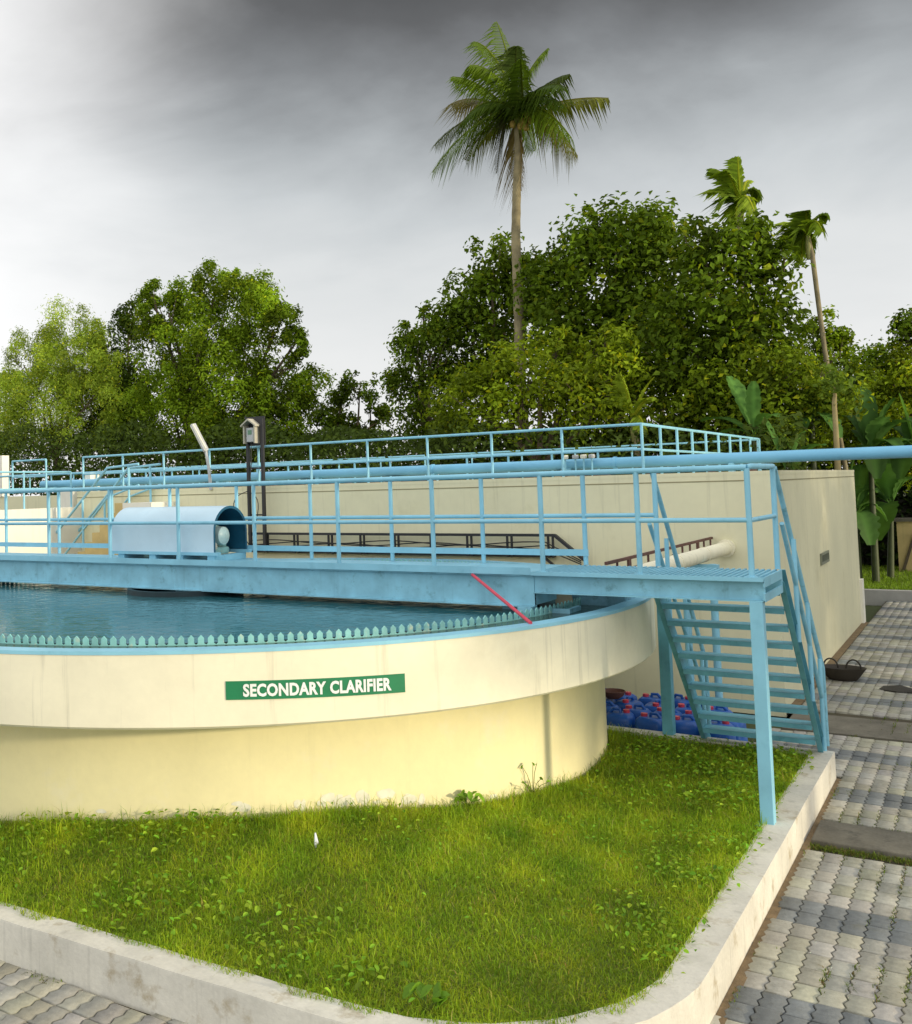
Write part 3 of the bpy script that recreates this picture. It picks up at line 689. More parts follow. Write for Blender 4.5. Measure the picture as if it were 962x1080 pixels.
MB().bar((-12.5, yb_, 2.585), (-6.05, yb_, 2.575), .08, .045).bar((-6.05, yb_, 2.575), (-5.55, yb_-.02, 2.17), .08, .045).bar((-12.5, yb_, 2.28), (-6.35, yb_, 2.28), .06, .03).bar((-6.35, yb_, 2.28), (-5.85, yb_-.02, 1.9), .06, .03).build('tray_rail', BLACK, bt)
for x in (-12.07, -11.34, -10.53, -9.81, -9.07, -8.33, -7.61, -6.86, -6.13):
    MB().box(x-.05, x-.02, yb_-.02, yb_+.02, 2.2, 2.565).box(x+.03, x+.06, yb_-.02, yb_+.02, 2.2, 2.565).build('leg', BLACK, bt)
MB().box(-12.5, -6.1, yb_+.045, WY-.002, 2.2, 2.24).build('wall_bracket', BLACK, bt)
for k_ in range(3):
    pts = [(x, yb_-.03-.01*k_, 2.37+.03*k_+.035*sin(x*2.3+k_*1.9)) for x in np.arange(-12.4, -6.0, .2)]+[(-5.6, yb_-.05, 2.1+.03*k_)]
    MB().tube(pts, .011, 5).build('cable', CABLE, bt, True)

# ------------------------------------------------------------------ beige process tank (building)
bd = thing('concrete_building', 'large beige flat topped concrete tank building behind the footbridge', 'building', (WXE, WY, 0))
BX0 = -17.75
MB().box(BX0, WXE, WY, 26.85, -.1, WZ-.06).build('wall', BUILD, bd)
MB().box(BX0-.004, WXE+.004, WY-.004, 26.854, WZ-.06, WZ).build('coping', BUILD, bd)
MB().box(BX0, WXE-.35, WY-.0045, WY-.002, WZ-.152, WZ-.134).box(WXE+.002, WXE+.0045, WY+.3, 26.8, WZ-.16, WZ-.142).box(WXE-.36, WXE-.345, WY-.0055, WY-.002, .9, WZ-.134).build('groove', GROOVE, bd)
vt = MB().box(WXE+.004, WXE+.03, 20.62, 20.66, 1.80, 2.01).box(WXE+.004, WXE+.03, 21.62, 21.66, 1.80, 2.01).box(WXE+.004, WXE+.03, 20.66, 21.62, 1.97, 2.01).box(WXE+.004, WXE+.03, 20.66, 21.62, 1.80, 1.84)
for yy in np.linspace(20.8, 21.5, 5): vt.box(WXE+.004, WXE+.022, yy, yy+.03, 1.84, 1.97)
vo = vt.build('vent_grille', mat('vent_metal', (.22, .23, .16), .6), bd)
MB().box(WXE-.02, WXE+.006, 20.66, 21.62, 1.84, 1.97).build('vent_hole', DARKIN, vo)
MB().box(WXE-.001, WXE+.06, 26.6, 26.95, -.1, 1.0).build('buttress', WHITEC, bd)
# small bits of rubble and pipe ends on the wall top
b = MB()
for i in range(46):
    x = rng.uniform(-17, -2.9); b.box(x, x+rng.uniform(.05, .16), WY+.05, WY+.2, WZ+.001, WZ+rng.uniform(.02, .05))
stuff(b.build('grating_edge', RUST, bd))
b = MB()
for x in (-6.2, -9.6, -11.6, -13.2, -14.1): b.box(x, x+.35, WY+.35, WY+.6, WZ+.001, WZ+.09)
b.build('concrete_pad', TAN, bd)

# railing on the building's top
def railing(name, label, pts, posts, z0, zt_, zm, group=None, m_=BLUE, r=.024):
    t = thing(name, label, 'railing', (pts[0][0], pts[0][1], z0), group)
    MB().tube([(x, y, zt_) for x, y in pts], r, 10).build('top_rail', m_, t, True)
    for zz_ in zm: MB().tube([(x, y, zz_) for x, y in pts], r*.9, 10).build('mid_rail', m_, t, True)
    for x, y in posts: MB().tube([(x, y, z0), (x, y, zt_)], r, 8).build('post', m_, t, True)
    return t
RX = -4.60
RYF = 26.2
fp = [(x, WY+.02) for x in (-17.545, -16.24, -14.98, -13.66, -12.344, -11.044, -9.736, -8.457, -7.194, -5.922, RX)]
railing('railing', 'long blue railing along the top of the beige wall turning back at its corner', [(-17.545, WY+.02), (RX, WY+.02), (RX, RYF)],
        fp+[(RX, WY+.02+(RYF-WY)*k_/9) for k_ in range(1, 10)], WZ, 4.36, [3.955])
railing('railing', 'rear blue railing at the far side of the beige tank top', [(-26, RYF+.4), (RX-.1, RYF+.4)], [(-26+21.3*k_/14, RYF+.4) for k_ in range(15)], WZ, 4.36, [3.98])
railing('railing', 'short blue railing left of the gap above the concrete steps', [(-20.1, WY+.02), (-18.85, WY+.02)], [(-20.1, WY+.02), (-18.85, WY+.02)], WZ, 4.36, [3.955])
# big pipe and thin pipe along the wall top
bp_ = thing('blue_pipe', 'thick blue pipe running along the wall top and out to the right', 'pipe', (-9, WY+.45, 3.74))
MB().tube([(-19.5, WY+.45, 3.76), (-19.2, WY+.45, 3.755), (3.5, WY+.45, 3.76), (9, WY+.45, 3.76)], .09, 20).build('pipe_run', PIPEB, bp_, True)
b = MB()
for x in (-16.5, -12.6, -8.6, -5.2): b.tube([(x, WY+.45, 3.757), (x+.05, WY+.45, 3.757)], .105, 20)
b.build('flange', PIPEB, bp_, True)
b = MB()
for x in np.arange(-19, -3, 2.6): b.box(x, x+.08, WY+.38, WY+.52, WZ+.001, 3.69)
b.build('saddle', BLUE2, bp_)
rk = thing('pipe_trestle', 'blue steel trestle carrying the thick pipe beyond the building', 'trestle', (3.2, WY+.45, 0))
for y in (WY+.2, WY+.7): MB().box(3.15, 3.27, y-.06, y+.06, -.1, 3.66).build('leg', BLUE, rk)
MB().box(3.13, 3.29, WY, WY+.9, 3.60, 3.668).build('crossbar', BLUE, rk)
tp = thing('thin_pipe', 'thin pale blue pipe on short stubs above the thick pipe', 'pipe', (-12, WY+.75, 3.9))
MB().tube([(-24, WY+.75, 4.02), (RX-.3, WY+.75, 3.99)], .028, 10).build('pipe_run', BLUE, tp, True)
b = MB()
for x in np.arange(-23.6, RX-.4, .82): b.tube([(x, WY+.75, 3.55), (x, WY+.75, 4.0)], .02, 6)
b.build('stub', BLUE, tp, True)
for i, x in enumerate((-5.98, -5.80, -5.66, -5.52)):
    v = thing('valve', ['pale valve knob leftmost of four above the thick pipe', 'second pale valve knob above the thick pipe', 'third pale valve knob above the thick pipe', 'pale valve knob nearest the railing corner'][i], 'valve', (x, WY+.3, WZ), 'valves beside the thick pipe')
    MB().tube([(x, WY+.3, WZ), (x, WY+.3, 3.86)], .016, 8).build('stem', BLUE, v, True)
    MB().lathe([(.001, 3.92), (.05, 3.915), (.058, 3.885), (.05, 3.85), (.001, 3.845)], (x, WY+.3), 12).build('handwheel', GREY if i % 2 else LAMPW, v, True)

# tube lamp on a pole
lp = thing('tube_lamp', 'slanted fluorescent tube lamp on a short pole above the wall', 'lamp', (-13.62, WY-.03, 3.5))
MB().tube([(-13.60, WY-.03, 3.50), (-13.64, WY-.03, 3.95), (-13.72, WY-.03, 4.37)], .035, 10).build('pole', GREY, lp, True)
b = MB().bar((-13.70, WY-.03, 4.33), (-14.04, WY-.06, 4.93), .13, .07, up=(.8, -.3, .5)); b.build('lamp_housing', GREY, lp, bevel=.015)
b = MB().bar((-13.70, WY-.075, 4.37), (-14.03, WY-.105, 4.91), .09, .03, up=(.0, -1, .2)); b.build('diffuser', LAMPW, lp, bevel=.01)
# instrument stand
isd = thing('instrument_stand', 'tall black twin post stand with a roofed meter box', 'meter stand', (-12.2, 16.12, 2.2))
for x in (-12.42, -12.05): MB().box(x-.03, x+.03, 16.10, 16.16, 2.22, 4.92 if x > -12.2 else 4.55).build('post', BLACK, isd)
b = MB()
for z_ in (2.95, 3.9): b.box(-12.42, -12.05, 16.165, 16.185, z_, z_+.03)
b.build('brace', BLACK, isd)
MB().box(-12.50, -12.01, 16.165, 16.19, 4.38, 4.97).build('back_board', BLACK, isd)
b = MB().box(-12.44, -12.41, 16.0, 16.16, 4.42, 4.78).box(-12.17, -12.14, 16.0, 16.16, 4.42, 4.78)
b.add([(-12.48, 15.96, 4.76), (-12.29, 15.96, 4.89), (-12.10, 15.96, 4.76), (-12.48, 16.16, 4.76), (-12.29, 16.16, 4.89), (-12.10, 16.16, 4.76), (-12.48, 15.96, 4.79), (-12.29, 15.96, 4.925), (-12.10, 15.96, 4.79), (-12.48, 16.16, 4.79), (-12.29, 16.16, 4.925), (-12.10, 16.16, 4.79)],
      [(0, 1, 4, 3), (1, 2, 5, 4), (6, 9, 10, 7), (7, 10, 11, 8), (0, 6, 7, 1), (1, 7, 8, 2), (0, 3, 9, 6), (2, 8, 11, 5)])
b.build('meter_hood', PALE, isd)
mb_ = MB().box(-12.38, -12.20, 16.03, 16.13, 4.45, 4.74).build('meter', GREY, isd, bevel=.01)
MB().box(-12.34, -12.24, 16.024, 16.031, 4.60, 4.69).build('meter_display', GLASS, mb_)
for k_ in range(2):
    pts = [(-12.42+.75*sin(t_*pi)*(-.5 if k_ == 0 else .35), 16.08, 3.45-1.1*t_+.25*sin(t_*pi)) for t_ in np.linspace(0, 1, 12)]
    MB().tube(pts, .009, 5).build('cable', CABLE, isd, True)
MB().tube([(-12.29, 16.07, 4.45), (-12.30, 16.07, 4.0), (-12.38, 16.07, 3.4), (-12.36, 16.07, 2.6)], .009, 5).build('cable', CABLE, isd, True)

# ------------------------------------------------------------------ white block and steps on the left
wb = thing('flank_wall', 'sunlit white concrete wall at the far left beside the ochre steps', 'wall', (-17.8, 14, 0))
MB().box(-17.95, -17.62, 9.5, WY-.003, 0, 3.19).build('wall_panel', WHITEC, wb)
MB().box(-18.60, -18.15, 16.6, 16.95, 3.0, 3.60).box(-18.05, -17.86, 16.9, 17.2, 3.0, 4.0).build('upstand', WHITEC, wb)
railing('railing', 'pale blue railing on top of the white flank wall', [(-17.78, 9.6), (-17.78, 16.2)], [(-17.78, 16.2), (-17.78, 14.8), (-17.78, 13.4), (-17.78, 12.0), (-17.78, 10.6)], 3.19, 4.02, [3.64], r=.022)
rb = thing('rear_tank', 'long low beige tank wall beyond the white block', 'building', (-24, 19, 0))
MB().box(-40, -17.78, 18.3, 26.8, 0, 3.48).build('wall', BUILD, rb)
MB().box(-23.5, -22.85, 18.25, 18.5, 3.49, 4.65).build('pier', WHITEC, rb)
sx = thing('concrete_steps', 'ochre concrete steps climbing right against the beige wall', 'steps', (-16.8, 16, 0))
for i in range(9):
    MB().box(-17.61+i*.24, -17.61+(i+1)*.24-.002*(i < 8), 15.55, WY-.003, 0, 1.55+i*.215).build('step', OCHRE, sx)
MB().box(-15.45, -14.6, 15.55, WY-.003, 0, 3.27).build('landing', WHITEC, sx)
sr = thing('handrail', 'slanted blue pipe handrails climbing beside the concrete steps', 'handrail', (-16.8, 15.5, 1.6))
def hr(y, off):
    MB().tube([(-17.75+off, y, 2.52), (-15.95+off, y, 4.05), (-15.0+off, y, 4.1)], .028, 8).build('top_rail', BLUE, sr, True)
    MB().tube([(-17.5+off, y, 2.0), (-15.95+off, y, 3.4), (-15.0+off, y, 3.65)], .024, 8).build('mid_rail', BLUE, sr, True)
    for x, z0, z1 in ((-17.72, 1.55, 2.54), (-16.75, 2.3, 3.36), (-15.3, 3.2, 4.08)): MB().tube([(x+off, y, z0), (x+off, y, z1)], .026, 8).build('post', BLUE, sr, True)
hr(15.60, 0); hr(16.28, .0)

# ------------------------------------------------------------------ jerrycans
def jerrycan(loc, rz, label):
    t = thing('jerrycan', label, 'jerrycan', (0, 0, 0), 'blue jerrycans stored behind the grass bed')
    b = MB()
    prof = [(.0, .165, .15), (.02, .185, .17), (.31, .185, .17), (.36, .175, .16), (.395, .14, .125), (.40, .06, .05)]
    vs = []; n = 16
    for z_, hx, hy in prof:
        for k_ in range(n):
            a = 2*pi*k_/n; cx_, sy_ = cos(a), sin(a); e = .45
            vs.append((hx*np.sign(cx_)*abs(cx_)**e, hy*np.sign(sy_)*abs(sy_)**e, z_))
    fs = [(i*n+k_, i*n+(k_+1) % n, (i+1)*n+(k_+1) % n, (i+1)*n+k_) for i in range(len(prof)-1) for k_ in range(n)]
    fs += [tuple(range(n-1, -1, -1)), tuple((len(prof)-1)*n+k_ for k_ in range(n))]
    b.add(vs, fs).build('body', CANB, t, True)
    MB().tube([(-.02, 0, .38), (-.01, 0, .44), (.07, 0, .445), (.12, 0, .39)], .022, 8).build('handle', CANB, t, True)
    MB().tube([(-.09, -.02, .38), (-.09, -.02, .435)], [.042, .042], 14).build('cap', CAPR, t, True)
    return t
can0 = jerrycan((0, 0, 0), 0, '')
def copy_tree(o, parent=None):
    c_ = o.copy(); COL.objects.link(c_); c_.parent = parent
    for ch in o.children: copy_tree(ch, c_)
    return c_
ordn = ['leftmost', 'second from the left', 'third from the left', 'fourth from the left', 'fifth from the left', 'sixth from the left', 'seventh from the left']
rows = [('the front row along the bed', 13.32, -4.62, 5, .405), ('the second row from the bed', 13.72, -4.90, 6, .40), ('the third row from the bed', 14.12, -5.10, 6, .40), ('the back row nearest the wall', 14.52, -5.30, 6, .40)]
first = True
for lab, y, x0, n, dx in rows:
    for i in range(n):
        o = can0 if first else copy_tree(can0); first = False
        o.location = (x0+i*dx+rng.normal(0, .025), y+rng.normal(0, .03), 0); o.rotation_euler = (rng.normal(0, .03), rng.normal(0, .03), rng.choice([0, 0, pi/2, pi])+rng.normal(0, .18))
        o['label'] = 'blue jerrycan, %s in %s' % (ordn[i], lab)
rb_ = thing('wicker_basket', 'rusty brown basket lying on top of the blue jerrycans', 'basket', (-4.50, 14.05, .43))
rb_.scale = (.8, .8, .8)
MB().lathe([(.10, .0), (.17, .05), (.21, .13), (.195, .135), (.15, .06), (.001, .03)], (0, 0), 20).build('bowl', RUST, None, True)
o = bpy.data.objects['bowl']; o.parent = rb_
# black rubber basket on the paving
rbk = thing('rubber_basket', 'black rubber basket with two loop handles on the paving by the wall', 'basket', (-2.27, 19.2, .0))
b = MB(); vs = []; n = 28
for z_, rx, ry in ((.005, .20, .14), (.04, .24, .18), (.20, .35, .25), (.215, .36, .255), (.205, .33, .235), (.06, .22, .16)):
    vs += [(rx*cos(2*pi*k_/n), ry*sin(2*pi*k_/n), z_) for k_ in range(n)]
fs = [(i*n+k_, i*n+(k_+1) % n, (i+1)*n+(k_+1) % n, (i+1)*n+k_) for i in range(5) for k_ in range(n)]+[tuple(range(n-1, -1, -1)), tuple(5*n+k_ for k_ in range(n))]
o = b.add(vs, fs).build('bowl', RUBBER, None, True); o.parent = rbk
for x in (-.17, .17):
    o = MB().tube([(x+.11*cos(a), -.02+.04*abs(x)*0+(.20 if False else .0), .20+.15*sin(a)) for a in np.linspace(pi, 0, 12)], .014, 6).build('handle', RUBBER, None, True); o.parent = rbk
o = MB().box(-.22, .22, -.12, .12, 0, .03); 
tag(MB().add([(-1.7, 18.6, .01), (-1.45, 18.45, .015), (-1.2, 18.5, .01), (-1.15, 18.7, .012), (-1.4, 18.85, .04), (-1.65, 18.8, .03), (-1.4, 18.65, .09)], [(0, 1, 6), (1, 2, 6), (2, 3, 6), (3, 4, 6), (4, 5, 6), (5, 0, 6)]).build('soil_heap', STONE), 'small dark heap of soil on the paving right of the rubber basket', 'soil heap')

# ------------------------------------------------------------------ far verge
tag(MB().box(-8, 30, 31.6, 31.85, -.16, .27).build('kerb_wall', CONC2, bevel=.01), 'straight pale kerb beyond the paving below the far grass verge', 'kerb wall')
structure(MB().box(-8, 30, 31.86, 42, -.16, .24).build('verge', SOIL))
n_ = 14000; X = rng.uniform(-4.6, 1.5, n_); Y = 31.9+rng.random(n_)**1.3*8
T = np.array([.19, .30, .02])[None]*np.clip(rng.normal(1, .25, (n_, 1)), .4, 1.7)
V, F, T = blades(n_, X, Y, np.full(n_, .235), rng.uniform(.05, .13, n_), rng.uniform(.012, .022, n_), T)
stuff(tag(npmesh('verge_grass', V, F, GRASS, T), 'strip of green grass behind the far kerb', 'grass'))
sw = MB(); vs = []; nx_, nz_ = 50, 12
for j in range(nz_):
    for i in range(nx_): vs.append((-9+i*.36, 40.2+rng.normal(0, .12), .1+j*.22))
sw.add(vs, [(j*nx_+i, j*nx_+i+1, (j+1)*nx_+i+1, (j+1)*nx_+i) for j in range(nz_-1) for i in range(nx_-1)])
sw.box(-9, 8.6, 40.5, 41.2, 0, 2.5)
tag(sw.build('stone_wall', STONE), 'dark overgrown rubble stone bank behind the far verge', 'stone wall')
pl = thing('gate_pillar', 'yellow gate pillar with dark coping at the far right edge', 'pillar', (-2.2, 38, 0))
MB().box(-2.70, -1.3, 38, 38.6, .1, 1.86).build('shaft', mat('pillar_paint', (.62, .47, .20), .8, .15, 2, streak=.3), pl)
MB().box(-2.76, -1.24, 37.94, 38.66, 1.862, 1.96).build('coping', CONC, pl)
MB().bar((-2.62, 37.93, .15), (-2.2, 37.93, 1.5), .1, .08).build('dry_stem', BARK, pl)

# ------------------------------------------------------------------ trees
def tree(name, label, cat, Yp, blobs, leaf, asp, col, dens=1., trunk=None, seed=1, sub=.33, group=None, droop=0., tr_r=.22):
    global rng
    rng = np.random.default_rng(seed)
    Cw, Rw = [], []
    for px, py, rx, ry in blobs:
        p = at(px, py, Yp); k_ = dep(p)/FPX; Cw.append(p); Rw.append((rx*k_, ry*k_))
    bx = float(np.mean([p[0] for p in Cw])) if trunk is None else float(at(trunk, 480, Yp)[0])
    t = thing(name, label, cat, (bx, Yp, -.15), group)
    br = MB(); top = np.array([bx, Yp, max(1.5, min(p[2] for p in Cw)*.7)])
    br.tube([(bx, Yp, -.15), (bx+.05, Yp, 1.0), top], [tr_r*1.3, tr_r*1.05, tr_r*.85], 9)
    CS, NS, SS, TS = [], [], [], []
    for bi, (p, (rx, rz)) in enumerate(zip(Cw, Rw)):
        mid = top+(p-top)*.55+rng.normal(0, .3, 3); br.tube([top, mid, p], [tr_r*.5, tr_r*.3, tr_r*.12], 6)
        area = blobs[bi][2]*blobs[bi][3]*pi; lpx = leaf*FPX/dep(p)
        nl = int(dens*3.9*area/(lpx*lpx*asp*.5+1.0)); ns = max(10, int(area/190))
        d = rng.normal(0, 1, (ns, 3)); d /= np.linalg.norm(d, axis=1, keepdims=True)
        rr = rng.uniform(.25, 1.1, ns)**.6
        sc_ = p+d*np.stack([rr*rx, rr*rx*.85, rr*rz], 1); srad = sub*math.sqrt(rx*rz)*rng.uniform(.55, 1.25, ns)
        for q in sc_[:: max(1, ns//5)]: q0 = mid+(p-mid)*rng.uniform(.3, 1); br.tube([q0, q0+(q-q0)*.5+rng.normal(0, .15, 3)+np.array([0, 0, -.1]), q], [tr_r*.11, tr_r*.07, .012], 4)
        wi = srad**2; ci = rng.choice(ns, nl, p=wi/wi.sum())
        dd = rng.normal(0, 1, (nl, 3)); dd[:, 2] += .35; dd /= np.linalg.norm(dd, axis=1, keepdims=True)
        ro = rng.uniform(.3, 1.0, nl)**.55*rng.choice([1, 1, 1, 1.3, 1.6], nl)
        pos = sc_[ci]+dd*(srad[ci]*ro)[:, None]; pos[:, 2] -= droop*ro*srad[ci]*rng.random(nl)
        CS.append(pos); NS.append(dd+rng.normal(0, .55, (nl, 3))+np.array([0, 0, .35])); SS.append(leaf*rng.uniform(.6, 1.35, nl))
        cl = rng.normal(1, .32, ns).clip(.4, 1.8)[ci][:, None]; T = np.array(col)[None]*np.clip(cl*rng.normal(1, .22, (nl, 1)), .3, 2.)
        yl = rng.random(nl) < .07; T[yl] *= np.array([1.9, 1.45, .9]); TS.append(T)
    V, F, T = leafset(np.concatenate(CS), np.concatenate(SS), np.concatenate(NS), asp, np.concatenate(TS))
    V[:, 2] = np.maximum(V[:, 2], .0)
    npmesh('crown', V, [F], LEAF, T, t); br.build('trunk', BARK, t, True)
    return t
DG = (.100, .158, .010); MG = (.150, .225, .012); LG = (.27, .36, .030); KG = (.050, .085, .009)
GR = 'trees behind the beige tank'
tree('broadleaf_tree', 'tallest dense dark green tree behind the corner of the upper railing', 'tree', 34, [(645, 292, 70, 78), (605, 335, 60, 60), (700, 310, 60, 60), (598, 282, 42, 30), (668, 248, 45, 40), (630, 240, 25, 26), (650, 380, 80, 60)], .235, .55, DG, 1., 650, 11, group=GR, tr_r=.3)
tree('broadleaf_tree', 'dense green tree below the two leaning palms right of the tallest tree', 'tree', 31, [(768, 310, 60, 72), (792, 268, 34, 36), (742, 256, 38, 28), (730, 370, 70, 60), (795, 345, 34, 50), (770, 400, 70, 60), (815, 262, 14, 16)], .23, .55, DG, 1., 770, 12, group=GR, tr_r=.28)
tree('broadleaf_tree', 'dark rounded tree directly left of the coconut trunk', 'tree', 36, [(517, 280, 34, 36), (505, 318, 40, 45), (535, 335, 46, 55), (500, 370, 60, 50), (560, 300, 28, 34)], .23, .55, DG, 1., 520, 13, group=GR)
tree('broadleaf_tree', 'low dark tree at the left end of the right hand clump', 'tree', 35, [(452, 375, 42, 40), (432, 415, 28, 45), (470, 345, 24, 20), (428, 352, 16, 14), (460, 430, 50, 45), (447, 328, 10, 8)], .18, .55, DG, .95, 450, 14, group=GR)
tree('broadleaf_tree', 'bright leaved low tree in front, across the foot of the coconut palm', 'tree', 29, [(560, 402, 70, 42), (640, 395, 40, 45), (500, 425, 55, 40), (600, 430, 80, 45), (640, 360, 18, 18), (590, 365, 22, 18), (520, 395, 24, 20)], .185, .5, (.170, .235, .012), 1., 570, 15, group=GR)
tree('broadleaf_tree', 'olive green tree above the banana plants behind the railing corner', 'tree', 30, [(700, 430, 55, 45), (760, 430, 60, 45), (820, 400, 45, 50), (845, 430, 45, 45), (800, 450, 60, 40)], .17, .55, (.130, .185, .011), 1., 760, 16, group=GR)
tree('broadleaf_tree', 'small tree behind the slim leaning palm trunk', 'tree', 42, [(862, 348, 26, 22), (850, 385, 40, 32), (880, 375, 22, 26), (865, 420, 50, 40)], .18, .55, MG, 1., 860, 17, group=GR)
tree('broadleaf_tree', 'dark far tree at the right edge of the picture', 'tree', 46, [(955, 352, 22, 24), (920, 385, 32, 30), (950, 395, 40, 36), (905, 420, 35, 40), (985, 380, 40, 50)], .2, .55, DG, 1., 1000, 18, group=GR)
tree('broadleaf_tree', 'yellow green tree behind the banana plants at the right edge', 'tree', 38, [(942, 405, 34, 28), (965, 430, 40, 40), (915, 440, 34, 30), (940, 470, 60, 40)], .16, .55, (.20, .27, .012), 1., 1010, 19, group=GR)
tree('feathery_tree', 'pale yellow green feathery tree at the left edge', 'tree', 33, [(70, 365, 42, 44), (25, 385, 40, 40), (105, 372, 26, 40), (45, 425, 60, 48), (95, 425, 35, 45), (5, 440, 40, 50)], .16, .28, (.35, .45, .050), 1.35, 60, 20, sub=.28, group=GR, droop=.5)
tree('dark_tree', 'narrow dark tree between the feathery tree and the broad one', 'tree', 36, [(122, 400, 30, 60), (135, 345, 20, 24), (112, 440, 40, 45), (140, 430, 36, 55), (105, 370, 14, 20)], .18, .55, KG, 1.1, 125, 21, group=GR)
tree('broadleaf_tree', 'broad spreading green tree left of the tube lamp, filling the left skyline', 'tree', 33, [(238, 335, 52, 50), (178, 330, 34, 34), (160, 312, 16, 20), (230, 300, 28, 20), (290, 350, 38, 36), (312, 362, 20, 16), (180, 380, 45, 45), (250, 400, 75, 50), (300, 415, 45, 40), (185, 440, 60, 40), (260, 450, 70, 40)], .18, .42, (.165, .25, .014), 1.5, 205, 22, sub=.26, group=GR, tr_r=.32)
tree('umbrella_tree', 'small flat topped tree in the gap between the two tree clumps', 'tree', 37, [(380, 402, 22, 9), (362, 415, 26, 12), (390, 420, 16, 10), (355, 440, 32, 24), (385, 445, 26, 18), (340, 455, 40, 26)], .19, .5, DG, .9, 365, 23, group=GR, tr_r=.16)
# the tree row goes on to the right beyond the picture and shades the wall and the paving
def side_tree(label, x, y, blobs, seed):
    global rng
    rng = np.random.default_rng(seed); t = thing('broadleaf_tree', label, 'tree', (x, y, -.15), 'trees right of the paving')
    br = MB().tube([(x, y, -.15), (x+.1, y, 2), (x, y+.1, 5.5)], [.3, .24, .15], 9); P_, NR, SZ = [], [], []
    for cx, cy, cz, r in blobs:
        br.tube([(x, y, 4.5), ((x+cx)/2, (y+cy)/2, cz*.9), (cx, cy, cz)], [.13, .08, .03], 6)
        n = int(1300*r*r/4); d = rng.normal(0, 1, (n, 3)); d /= np.linalg.norm(d, axis=1, keepdims=True)
        P_.append(np.array([cx, cy, cz])+d*(r*rng.uniform(.4, 1.1, n)**.6)[:, None]); NR.append(d+rng.normal(0, .6, (n, 3)))
    P_ = np.concatenate(P_); NR = np.concatenate(NR); n = len(P_)
    V, F, T = leafset(P_, .34*rng.uniform(.6, 1.3, n), NR, .5, np.array(DG)[None]*rng.uniform(.6, 1.4, (n, 1)))
    npmesh('crown', V, [F], LEAF, T, t); br.build('trunk', BARK, t, True)
side_tree('tree beyond the right picture edge nearest the grass bed', 14, 12.0, [(14, 10.4, 5.5, 1.3), (14.5, 12.2, 5.2, 1.6), (13, 13.6, 4.6, 1.9), (14, 11.6, 5.7, 1.2), (15, 14.6, 4.8, 2.0)], 61)
side_tree('tree beyond the right picture edge behind the nearest one', 14, 19, [(14, 17.6, 4.7, 2.3), (14, 20, 4.7, 2.3), (13, 18.8, 4.5, 2.3), (15, 16.6, 4.4, 2.2), (14, 22.5, 4.6, 2.4), (14, 18.5, 2.4, 1.8)], 62)
side_tree('tree beyond the right picture edge next to the far verge', 13, 27, [(13, 25, 4.5, 2.5), (13, 27.5, 4.6, 2.4), (13.5, 26, 4.0, 2.2), (13, 30, 4.4, 2.4), (13, 26, 2.0, 1.8)], 63)
# low undergrowth behind the tank
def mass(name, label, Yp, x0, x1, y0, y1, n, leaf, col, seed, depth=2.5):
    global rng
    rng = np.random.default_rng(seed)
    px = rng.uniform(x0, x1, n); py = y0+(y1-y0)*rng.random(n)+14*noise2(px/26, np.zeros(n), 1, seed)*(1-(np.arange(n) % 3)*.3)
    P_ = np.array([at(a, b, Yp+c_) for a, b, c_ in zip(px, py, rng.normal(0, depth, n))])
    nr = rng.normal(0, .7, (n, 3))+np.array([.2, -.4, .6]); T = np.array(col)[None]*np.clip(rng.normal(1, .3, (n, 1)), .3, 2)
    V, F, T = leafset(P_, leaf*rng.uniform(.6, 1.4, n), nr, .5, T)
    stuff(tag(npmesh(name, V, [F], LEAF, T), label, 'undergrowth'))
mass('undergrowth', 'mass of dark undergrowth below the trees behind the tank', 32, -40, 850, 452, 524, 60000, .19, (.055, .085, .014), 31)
mass('undergrowth', 'dark shaded undergrowth behind the banana plants at the right', 41, 850, 1100, 400, 596, 16000, .24, (.03, .055, .014), 32, 1.)

